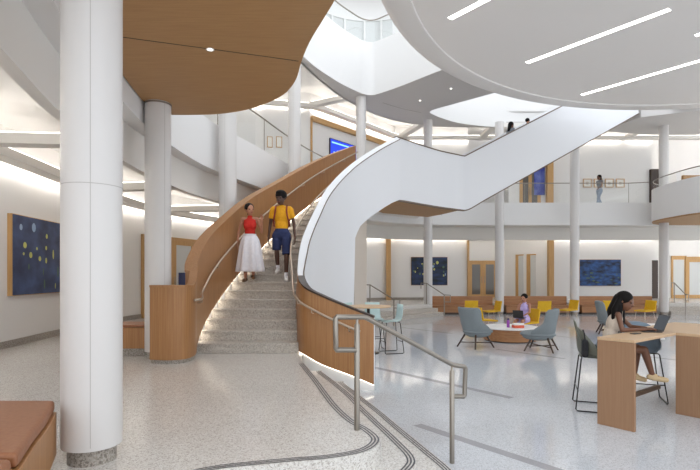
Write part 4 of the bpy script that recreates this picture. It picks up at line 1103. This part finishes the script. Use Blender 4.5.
class Person:
    """joints in local metres, facing -Y, feet near z = 0"""
    def __init__(s, root, h, J, female=False, look=(0, -1, 0), skin='skin_brown', vox=.012, fingers=True, bulk=1.0):
        s.root, s.h, s.J, s.fem, s.skin, s.vox = root, h, {k: Vector(v) for k, v in J.items()}, female, skin, vox
        J = s.J; k = h/1.75*bulk
        s.k = k
        s.R = dict(th=.078*k, kn=.052*k, an=.035*k, ua=.046*k, el=.036*k, wr=.026*k, nk=.052*k, ch=.118*k, wa=.1*k, pe=.118*k)
        if female: s.R.update(ua=.040*k, el=.032*k, wr=.023*k, nk=.045*k, ch=.1*k, wa=.085*k, pe=.12*k, th=.078*k)
        R = s.R
        mb = MB()
        s.torso(mb, 0)
        for sd in 'LR':
            mb.cap(J['hip'+sd], J['kne'+sd], R['th'], R['kn']); 
            kc = J['kne'+sd].lerp(J['ank'+sd], .3)
            mb.cap(J['kne'+sd], kc, R['kn'], R['kn']*1.02); mb.cap(kc, J['ank'+sd], R['kn']*1.0, R['an'])
            mb.cap(J['ank'+sd], J['toe'+sd], R['an']*1.0, R['an']*.7)
            mb.cap(J['sho'+sd], J['elb'+sd], R['ua'], R['el']); mb.cap(J['elb'+sd], J['wri'+sd], R['el']*1.03, R['wr'])
            s.hand(mb, sd, fingers)
        # neck and head
        mb.cap(J['neck'], J['head'], R['nk'], R['nk']*.9)
        s.face = nrm(look); up = nrm(J['head']-J['neck']); up = nrm(up+Vector((0, 0, .8)))
        f = s.face; f = nrm(f-up*f.dot(up)); side = up.cross(f)*-1
        s.HM = Matrix((f.cross(up)*1.0, -f, up)).transposed()   # columns: side, back, up
        hr = h*.0665; s.hr = hr; s.hc = J['head']+up*hr*.45
        P = lambda x, y, z: s.hc+s.HM @ Vector((x*hr, y*hr, z*hr))
        s.P = P
        mb.ell(P(0, .12, .25), (hr*.80, hr*.95, hr*.92), s.HM, 20, 14)
        mb.ell(P(0, -.22, -.28), (hr*.66, hr*.66, hr*.78), s.HM, 18, 12)
        mb.ell(P(0, -.5, -.78), (hr*.34, hr*.3, hr*.24), s.HM)
        mb.cap(P(0, -.82, .12), P(0, -1.0, -.2), hr*.10, hr*.15, 8)
        mb.ell(P(0, -.80, -.5), (hr*.3, hr*.14, hr*.13), s.HM)
        for sx in (-1, 1):
            mb.ell(P(sx*.8, .12, -.02), (hr*.1, hr*.2, hr*.27), s.HM, 10, 8)
            mb.ell(P(sx*.33, -.74, .24), (hr*.25, hr*.12, hr*.09), s.HM, 10, 8)
        s.body = mb.build('body', skin, root); fuse(s.body, vox)
        mb = MB()
        for sx in (-1, 1): mb.ell(P(sx*.32, -.80, .07), (hr*.13, hr*.07, hr*.075), s.HM, 10, 8)
        mb.build('eyes', 'eye', root, smooth=True)
        mb = MB(); mb.ell(P(0, -.93, -.5), (hr*.24, hr*.06, hr*.07), s.HM, 10, 8); mb.build('lips', 'lips', root, smooth=True)
    def torso(s, mb, g, top=1.0, low=True, bare=False):
        J, R, k = s.J, s.R, s.k
        pel = (J['hipL']+J['hipR'])/2; chest = (J['shoL']+J['shoR'])/2
        up = nrm(chest-pel); wd = nrm(J['shoL']-J['shoR']); wp = nrm(J['hipL']-J['hipR'])
        M1 = Matrix((wp, up.cross(wp), up)).transposed(); M2 = Matrix((wd, up.cross(wd), up)).transposed()
        sw = (J['shoL']-J['shoR']).length/2; L = (chest-pel).length
        if low: mb.ell(pel+up*.03*k, (R['pe']*1.28+g, R['pe']*.9+g, .12*k+g), M1, 20, 12)
        mb.ell(pel+up*L*.40, (R['wa']*1.25+g, R['wa']*.93+g, L*.34+g), M2, 20, 12)
        mb.ell(pel+up*L*.74, (sw*(.80 if bare else .86)+g, R['ch']*.92+g, L*.31+g), M2, 20, 12)
        kk = .78 if bare else .95
        mb.cap(J['shoL']*kk+J['shoR']*(1-kk)-up*(.03*k if bare else 0), J['shoR']*kk+J['shoL']*(1-kk)-up*(.03*k if bare else 0), R['ua']*(.85 if bare else 1.05)+g, R['ua']*(.85 if bare else 1.05)+g)
        mb.cap(chest-up*.03*k, chest+up*.035*k, R['nk']*1.5+g, R['nk']*1.1+g)
        if s.fem:
            fr = -M2.col[1] if (-M2.col[1]).dot(Vector((0, -1, 0))) > -2 else M2.col[1]
            for sx in (-1, 1): mb.ell(pel+up*L*.68+M2.col[0]*sx*sw*.42-M2.col[1]*R['ch']*.62, (.05*k+g, .046*k+g, .055*k+g), M2, 12, 8)
    def hand(s, mb, sd, fingers):
        J = s.J; w = J['wri'+sd]; h = J['han'+sd]; k = s.h/1.75
        d = nrm(h-w); ref = s.J.get('pal'+sd, Vector((1 if sd == 'L' else -1, 0, 0)))  # across the knuckles, towards the thumb
        a = nrm(ref-d*ref.dot(d)); n = d.cross(a)
        L = .185*k
        M = Matrix((a, n, d)).transposed()
        mb.ell(w+d*L*.27, (.036*k, .016*k, L*.30), M, 12, 8)
        if not fingers:
            mb.ell(w+d*L*.65, (.034*k, .014*k, L*.3), M, 10, 8); return
        curl = s.J.get('curl'+sd, Vector((0, 0, 0)))
        cn = nrm(curl) if curl.length > 0 else n*.0
        for i, (o, l) in enumerate(((.027, .42), (.009, .47), (-.009, .44), (-.026, .35))):
            b = w+d*L*.48+a*o*k; l *= L
            m = b+(d+cn*.25)*l*.5; t = m+nrm(d+cn*1.0)*l*.5
            mb.cap(b, m, .0095*k, .0088*k, 8); mb.cap(m, t, .0088*k, .0075*k, 8)
        b = w+d*L*.18+a*.026*k; m = b+nrm(d*.75+a*.8+cn*.2)*L*.24; t = m+nrm(d+a*.2+cn*.4)*L*.17
        mb.cap(b, m, .0125*k, .0105*k, 8); mb.cap(m, t, .0105*k, .008*k, 8)
    def top(s, name, m, g=.012, sleeve=.5, strap=False, low=True):
        mb = MB(); J, R = s.J, s.R; s.torso(mb, g, low=low, bare=sleeve == 0)
        if sleeve > 0:
            for sd in 'LR': mb.tube([J['sho'+sd], J['sho'+sd].lerp(J['elb'+sd], sleeve)], [R['ua']+g*.9, R['ua']+g*1.0], 14)
        o = mb.build(name, m, s.root); fuse(o, s.vox*1.1)
        return o
    def bottoms(s, name, m, frac=.85, g=.022, full=False):
        mb = MB(); J, R, k = s.J, s.R, s.k
        pel = (J['hipL']+J['hipR'])/2; up = nrm((J['shoL']+J['shoR'])/2-pel); wp = nrm(J['hipL']-J['hipR'])
        M1 = Matrix((wp, up.cross(wp), up)).transposed()
        mb.ell(pel+up*.035*k, (R['pe']*1.28+g, R['pe']*.9+g, .13*k+g), M1, 20, 12)
        for sd in 'LR':
            if full:
                mb.cap(J['hip'+sd], J['kne'+sd], R['th']+g, R['kn']+g); mb.cap(J['kne'+sd], J['kne'+sd].lerp(J['ank'+sd], .93), R['kn']+g, R['an']+g*1.3)
            else:
                e = J['hip'+sd].lerp(J['kne'+sd], frac)
                mb.cap(J['hip'+sd], J['hip'+sd].lerp(e, .1), R['th']+g, R['th']+g); mb.tube([J['hip'+sd], e], [R['th']+g, R['th']*.88+g], 16)
        o = mb.build(name, m, s.root); return fuse(o, s.vox*1.1)
    def shoes(s, m, sock=None):
        for sd in 'LR':
            a, t = s.J['ank'+sd], s.J['toe'+sd]; k = s.h/1.75
            d = t-a; d.z = 0; d.normalize()
            tilt = nrm(t-a)
            mb = MB(); mb.cap(a-d*.035*k+Vector((0, 0, -.02*k)), a+d*.02*k+Vector((0, 0, -.01)), .042*k, .044*k); mb.cap(a+Vector((0, 0, -.028*k)), t+d*.015*k+Vector((0, 0, .0)), .044*k, .036*k)
            o = mb.build('shoe', m, s.root); fuse(o, s.vox*.9)
            if sock:
                up = nrm(s.J['kne'+sd]-a); MB().cap(a, a+up*.09*k, s.R['an']+.006, s.R['an']+.008).build('sock', sock, s.root, smooth=True)
    def hair_cap(s, m, grow=1.08, back=.2, up=.32, name='hair', extra=None, rough=0):
        hr, P = s.hr, s.P; mb = MB()
        mb.ell(P(0, back, up), (hr*.86*grow, hr*.93*grow, hr*.86*grow), s.HM, 20, 14)
        if extra: extra(mb, P, hr)
        o = mb.build(name, m, s.root); fuse(o, s.vox*.9, 2)
        return o

def standing(h, stance=.06, arms=None, step=None, fem=False, lean=0.0):
    """default upright joints; step: dict of overrides in units of h"""
    J = {'hipL': (.052, 0, .515), 'hipR': (-.052, 0, .515), 'kneL': (.055, -.012, .275), 'kneR': (-.055, -.012, .275), 'ankL': (stance, .012, .042), 'ankR': (-stance, .012, .042),
         'toeL': (stance+.01, -.075, .018), 'toeR': (-stance-.01, -.075, .018),
         'shoL': (.108 if not fem else .097, lean, .805), 'shoR': (-.108 if not fem else -.097, lean, .805), 'neck': (0, lean+.004, .835), 'head': (0, lean-.012, .895),
         'elbL': (.135, .02, .635), 'elbR': (-.135, .02, .635), 'wriL': (.14, -.015, .485), 'wriR': (-.14, -.015, .485), 'hanL': (.14, -.03, .40), 'hanR': (-.14, -.03, .40),
         }
    J.update(step or {})
    J = {k: Vector(v)*h for k, v in J.items()}
    J['palL'] = Vector((0, -1, 0)); J['palR'] = Vector((0, -1, 0)); J['curlL'] = Vector((-1, 0, 0)); J['curlR'] = Vector((1, 0, 0))
    return J

def stepz(k): return k*RISE
# --- man in mustard t-shirt
def fr_for_depth(d):
    best = min(range(len(Rs)), key=lambda i: abs(Rs[i][1]-d)); return best
H = 1.92
mk = 7
cL, cR = V2(*Ls[mk][:2]), V2(*Rs[mk][:2])
mx = PX(281.5, 10.6)
mroot = thing('person', 'man in mustard t-shirt and navy shorts with backpack descending the stairs', 'person', (mx, 10.62, stepz(7)), 0)
J = standing(H, step={'shoL': (.099, 0, .805), 'shoR': (-.099, 0, .805), 'kneR': (-.055, .0, .335), 'ankR': (-.05, .07, .136), 'toeR': (-.055, -.01, .108), 'kneL': (.06, -.055, .28), 'ankL': (.055, -.05, .044), 'toeL': (.07, -.135, .02),
                      'elbL': (.134, .025, .645), 'wriL': (.15, -.02, .495), 'hanL': (.152, -.035, .415), 'elbR': (-.13, .03, .64), 'wriR': (-.145, .0, .49), 'hanR': (-.145, -.015, .41), 'head': (-.004, -.02, .893)})
man = Person(mroot, H, J, False, (-.35, -1, -.18), 'skin_dark', .012, bulk=.9)
man.top('t_shirt', 'cloth_mustard', .016, .62)
man.bottoms('shorts', 'cloth_navy', .92, .026)
man.shoes('shoe_white', 'cloth_white')
man.hair_cap('hair', 1.1, .2, .42, extra=lambda mb, P, hr: mb.ell(P(0, .05, .95), (hr*.8, hr*.8, hr*.42), man.HM))
sl, sr = man.J['shoL'], man.J['shoR']
mb = MB()
for s_ in (sl, sr):
    sx = 1 if s_.x > 0 else -1
    xx = sx*.115
    mb.tube([(xx, .14, s_.z+.0), (xx, .06, s_.z+.075), (xx, -.03, s_.z+.066), (xx*1.03, -.112, s_.z-.05), (xx*1.15, -.128, s_.z-.15), (xx*1.38, -.09, s_.z-.26), (xx*1.45, .06, s_.z-.36)], .017, 8)
pk = MB(); pk.ell((0, .21, sl.z-.22), (.16, .11, .25)); pk = pk.build('backpack', 'strap_red', smooth=True)
bp_ = thing('backpack', 'dark red backpack worn by the man in mustard t-shirt', 'backpack', tuple(mroot.location))
pk.name = 'bag'; pk.parent = bp_
mb.build('strap', 'strap_red', bp_, smooth=True)

# --- woman in red top, white skirt
Hw = 1.64
wroot = thing('person', 'woman in sleeveless red top and long white skirt descending the stairs', 'person', (PX(249.5, 10.45), 10.5, stepz(7)), 0)
J = standing(Hw, fem=True, step={'kneR': (-.05, -.03, .275), 'kneL': (.05, .0, .30), 'ankL': (.03, .05, .075), 'toeL': (.05, -.03, .05), 'elbL': (.152, .005, .64), 'wriL': (.165, -.075, .76), 'hanL': (.165, -.09, .84), 'elbR': (-.148, .02, .64), 'wriR': (-.16, -.005, .50), 'hanR': (-.16, -.02, .42)})
J['palL'] = Vector((-1, 0, 0)); J['curlL'] = Vector((0, -1, 0))
wom = Person(wroot, Hw, J, True, (.55, -.85, .05), 'skin_tan', .012)
wom.top('red_top', 'cloth_red', .012, 0, low=False)
wom.shoes('shoe_brown')
rows = []; n = 64
wz = Hw*.60
for z, rx, ry, amp in ((wz, .125, .095, 0), (wz-.03, .15, .115, .002), (wz-.1, .185, .15, .008), (wz-.25, .215, .19, .018), (wz-.45, .24, .215, .024), (wz-.62, .265, .235, .028), (wz-.72, .28, .245, .030), (.215, .285, .25, .030)):
    rows.append([((rx+amp*math.sin(9*a+1.2*math.sin(2*a)))*math.cos(a), (ry+amp*math.sin(9*a+1.2*math.sin(2*a)))*math.sin(a)+.01, z+.01*math.sin(3*a)*(amp > .03)) for a in [2*pi*k/n for k in range(n)]])
sk = MB(); sk.grid(rows, close_u=True); sk = sk.build('skirt', 'cloth_white', wroot, smooth=True)
md = sk.modifiers.new('s', 'SOLIDIFY'); md.thickness = .006
mb = MB(); mb.lathe([(.128, wz-.03), (.132, wz+.02), (.118, wz+.02)], seg=32, capb=False, capt=False)
for v in mb.bm.verts: v.co.y *= .8
mb.build('waistband', 'cloth_white', wroot)
def bun(mb, P, hr):
    mb.cap(P(0, 1.05, .2), P(-.15, 1.15, -1.0), hr*.3, hr*.16)
wom.hair_cap('hair', 1.08, .26, .34, extra=bun)

# --- woman typing at the bar table
Ht = 1.66
tz = LOW
troot = thing('person', 'woman with long black hair and cream top leaning over a laptop at the bar table', 'person', (3.52, 6.90, tz), math.radians(66))
S = .76
J = dict(hipL=(.085, .0, S+.075), hipR=(-.085, .0, S+.075), kneL=(.10, -.40, S+.07), kneR=(-.07, -.46, S+.07), ankL=(.10, -.36, S-.30), ankR=(-.04, -.56, S-.27), toeL=(.11, -.47, S-.36), toeR=(-.03, -.70, S-.32),
         shoL=(.155, -.15, S+.53), shoR=(-.155, -.15, S+.53), neck=(0, -.165, S+.575), head=(0, -.225, S+.655), elbL=(.2, -.33, S+.345), elbR=(-.225, -.19, S+.335), wriL=(.08, -.50, S+.345), wriR=(-.11, -.47, S+.345),
         hanL=(.03, -.58, S+.345), hanR=(-.06, -.56, S+.345), palL=(-1, 0, 0), palR=(1, 0, 0), curlL=(0, 0, -1), curlR=(0, 0, -1))
typ = Person(troot, Ht, J, True, (-.42, -1, -.34), 'skin_brown', .010)
typ.top('tank_top', 'cloth_cream', .012, 0)
typ.bottoms('shorts', 'cloth_denim', .55, .018)
typ.shoes('shoe_tan')
def longhair(mb, P, hr):
    mb.cap(P(-.80, .15, -.9), P(-.78, -.35, -2.3), hr*.26, hr*.3); mb.cap(P(-.78, -.35, -2.3), P(-.55, -.75, -3.3), hr*.3, hr*.12); mb.cap(P(.80, .1, -.6), P(.75, -.5, -2.4), hr*.3, hr*.3); mb.cap(P(.75, -.5, -2.4), P(.55, -.8, -3.3), hr*.3, hr*.12)
    for sx in (-1, 1):
        mb.cap(P(sx*.66, .42, .1), P(sx*.92, .42, -1.3), hr*.36, hr*.4); mb.cap(P(sx*.92, .42, -1.3), P(sx*.9, .1, -2.6), hr*.4, hr*.3); mb.cap(P(sx*.9, .1, -2.6), P(sx*.8, -.1, -3.4), hr*.3, hr*.14)
    mb.cap(P(0, .7, .1), P(0, .75, -1.6), hr*.75, hr*.8); mb.cap(P(0, .75, -1.6), P(0, .7, -2.6), hr*.8, hr*.4)
typ.hair_cap('hair', 1.1, .24, .34, extra=longhair)
bg_ = thing('shoulder_bag', 'dark bag hanging on the back of the typing woman’s olive stool', 'bag', (3.2, 6.78, LOW+.74), math.radians(70))
MB().box(-.15, -.02, -.02, .15, .06, .22).build('body', 'cloth_black', bg_, bevel=.03)
MB().tube([(-.12, .02, .2), (-.10, .03, .3), (0, .035, .335), (.10, .03, .3), (.12, .02, .2)], .01, 6).build('strap', 'cloth_black', bg_)

# --- woman in lilac with laptop on her lap
lz = LOW
lroot = thing('person', 'woman in lilac dress sitting with a laptop on her knees in the lounge', 'person', (PX(524, 15.35), 15.35, lz), math.radians(-40))
S = .365
J = dict(hipL=(.085, .02, S+.09), hipR=(-.085, .02, S+.09), kneL=(.11, -.42, S+.08), kneR=(-.09, -.42, S+.09), ankL=(.1, -.48, .07), ankR=(-.12, -.45, .07), toeL=(.11, -.62, .03), toeR=(-.13, -.59, .03),
         shoL=(.15, .06, S+.56), shoR=(-.15, .06, S+.56), neck=(0, .05, S+.61), head=(0, .015, S+.70), elbL=(.2, -.07, S+.33), elbR=(-.2, -.07, S+.33), wriL=(.11, -.27, S+.24), wriR=(-.11, -.27, S+.24),
         hanL=(.08, -.35, S+.235), hanR=(-.08, -.35, S+.235), palL=(-1, 0, 0), palR=(1, 0, 0), curlL=(0, 0, -1), curlR=(0, 0, -1))
lil = Person(lroot, 1.64, J, True, (-.1, -1, -.25), 'skin_tan', .014)
lil.top('dress', 'cloth_lilac', .014, 0); lil.bottoms('dress_skirt', 'cloth_lilac', .75, .03); lil.shoes('shoe_tan')
lil.hair_cap('hair', 1.1, .26, .36, extra=lambda mb, P, hr: mb.ell(P(0, .9, .75), (hr*.35, hr*.35, hr*.35)))
lp = lroot.matrix_basis.to_euler()
def loc_of(root, p):
    a = root.rotation_euler.z; return (root.location.x+p[0]*math.cos(a)-p[1]*math.sin(a), root.location.y+p[0]*math.sin(a)+p[1]*math.cos(a), root.location.z+p[2])
laptop(loc_of(lroot, (0, -.33, S+.165)), math.radians(-40+180), 'open black laptop on the knees of the woman in lilac', 12)

# --- walker on the second floor
vroot = thing('person', 'woman in grey top walking along the second floor behind the glass rail', 'person', (PX(599.5, 25.2), 25.2, Z2), math.radians(-70))
J = standing(1.66, fem=True, step={'kneL': (.05, -.10, .30), 'ankL': (.05, -.14, .05), 'toeL': (.05, -.22, .045), 'kneR': (-.05, .03, .28), 'ankR': (-.05, .16, .07), 'toeR': (-.05, .09, .015), 'elbL': (.13, -.06, .65), 'wriL': (.13, -.18, .56), 'hanL': (.13, -.24, .52), 'elbR': (-.13, .08, .645), 'wriR': (-.14, .10, .50), 'hanR': (-.14, .10, .42)})
vw = Person(vroot, 1.66, J, True, (0, -1, -.05), 'skin_brown', .016, False)
vw.top('top', 'cloth_grey', .014, .25); vw.bottoms('trousers', 'cloth_denim', full=True, g=.02); vw.shoes('shoe_white')
vw.hair_cap('hair', 1.1, .24, .34, extra=lambda mb, P, hr: mb.cap(P(0, .6, 0), P(0, .75, -1.8), hr*.7, hr*.5))

# --- two people on the upper flight
for s, off, hh, lab, sk_, cl, hl_ in ((3.05, 1.25, 1.68, 'person with long dark hair and grey jacket climbing the upper stair flight', 'skin_brown', 'cloth_grey', True), (3.9, 1.25, 1.42, 'person with short dark hair further up the upper stair flight, mostly hidden', 'skin_tan', 'cloth_black', False)):
    p = FS+FD*s+FN*off; k = int((s-.6)/TR)
    r_ = thing('person', lab, 'person', (p.x, p.y, Z2+(k+1)*RISE), math.atan2(FD.y, FD.x)+pi/2)
    J = standing(hh, step={'kneL': (.05, -.14, .40), 'ankL': (.05, -.12, .20), 'toeL': (.05, -.2, .175)}) if False else standing(hh)
    q = Person(r_, hh, J, hl_, (0, -1, .05), sk_, .018, False)
    q.top('jacket', cl, .018, .95); q.bottoms('trousers', 'cloth_navy', full=True, g=.02); q.shoes('shoe_white')
    q.hair_cap('hair', 1.12, .2, .36, extra=(lambda mb, P, hr: mb.cap(P(0, .6, 0), P(0, .75, -2.0), hr*.75, hr*.6)) if hl_ else None)

# ------------------------------------------------------------------ light and camera
W = bpy.data.worlds.new('world'); SC.world = W; W.use_nodes = True
bgn = W.node_tree.nodes['Background']; bgn.inputs[0].default_value = (.91, .955, 1.0, 1)
_n, _l = W.node_tree.nodes, W.node_tree.links        # overcast sky: brighter towards the zenith
_tc = _n.new('ShaderNodeTexCoord'); _sx = _n.new('ShaderNodeSeparateXYZ'); _mr = _n.new('ShaderNodeMapRange')
_mr.inputs['From Min'].default_value = 0; _mr.inputs['From Max'].default_value = 1; _mr.inputs['To Min'].default_value = .95; _mr.inputs['To Max'].default_value = 1.55
_l.new(_tc.outputs['Generated'], _sx.inputs[0]); _l.new(_sx.outputs['Z'], _mr.inputs['Value']); _l.new(_mr.outputs['Result'], bgn.inputs[1])
def area(name, loc, size, power, col, rot=(0, 0, 0), sy=None):
    l = bpy.data.lights.new(name, 'AREA'); l.energy = power; l.color = col; l.size = size
    if sy: l.shape = 'RECTANGLE'; l.size_y = sy
    o = bpy.data.objects.new(name, l); COL.objects.link(o); o.location = loc; o.rotation_euler = rot
    return o
cam = bpy.data.cameras.new('camera'); co = bpy.data.objects.new('camera', cam); COL.objects.link(co)
co.location = (0, 0, EYE); co.rotation_euler = (pi/2, 0, 0)
cam.sensor_width = 36; cam.lens = FPX/700*36; cam.shift_y = 40/700; cam.clip_start = .05; cam.clip_end = 200
SC.camera = co
SC.view_settings.view_transform = 'Standard'; SC.view_settings.look = 'None'; SC.view_settings.gamma = 1; SC.view_settings.use_curve_mapping = False
SC.view_settings.exposure = 0.8
SC.cycles.max_bounces = 10; SC.cycles.diffuse_bounces = 6; SC.cycles.transparent_max_bounces = 16
SC.cycles.use_denoising = True
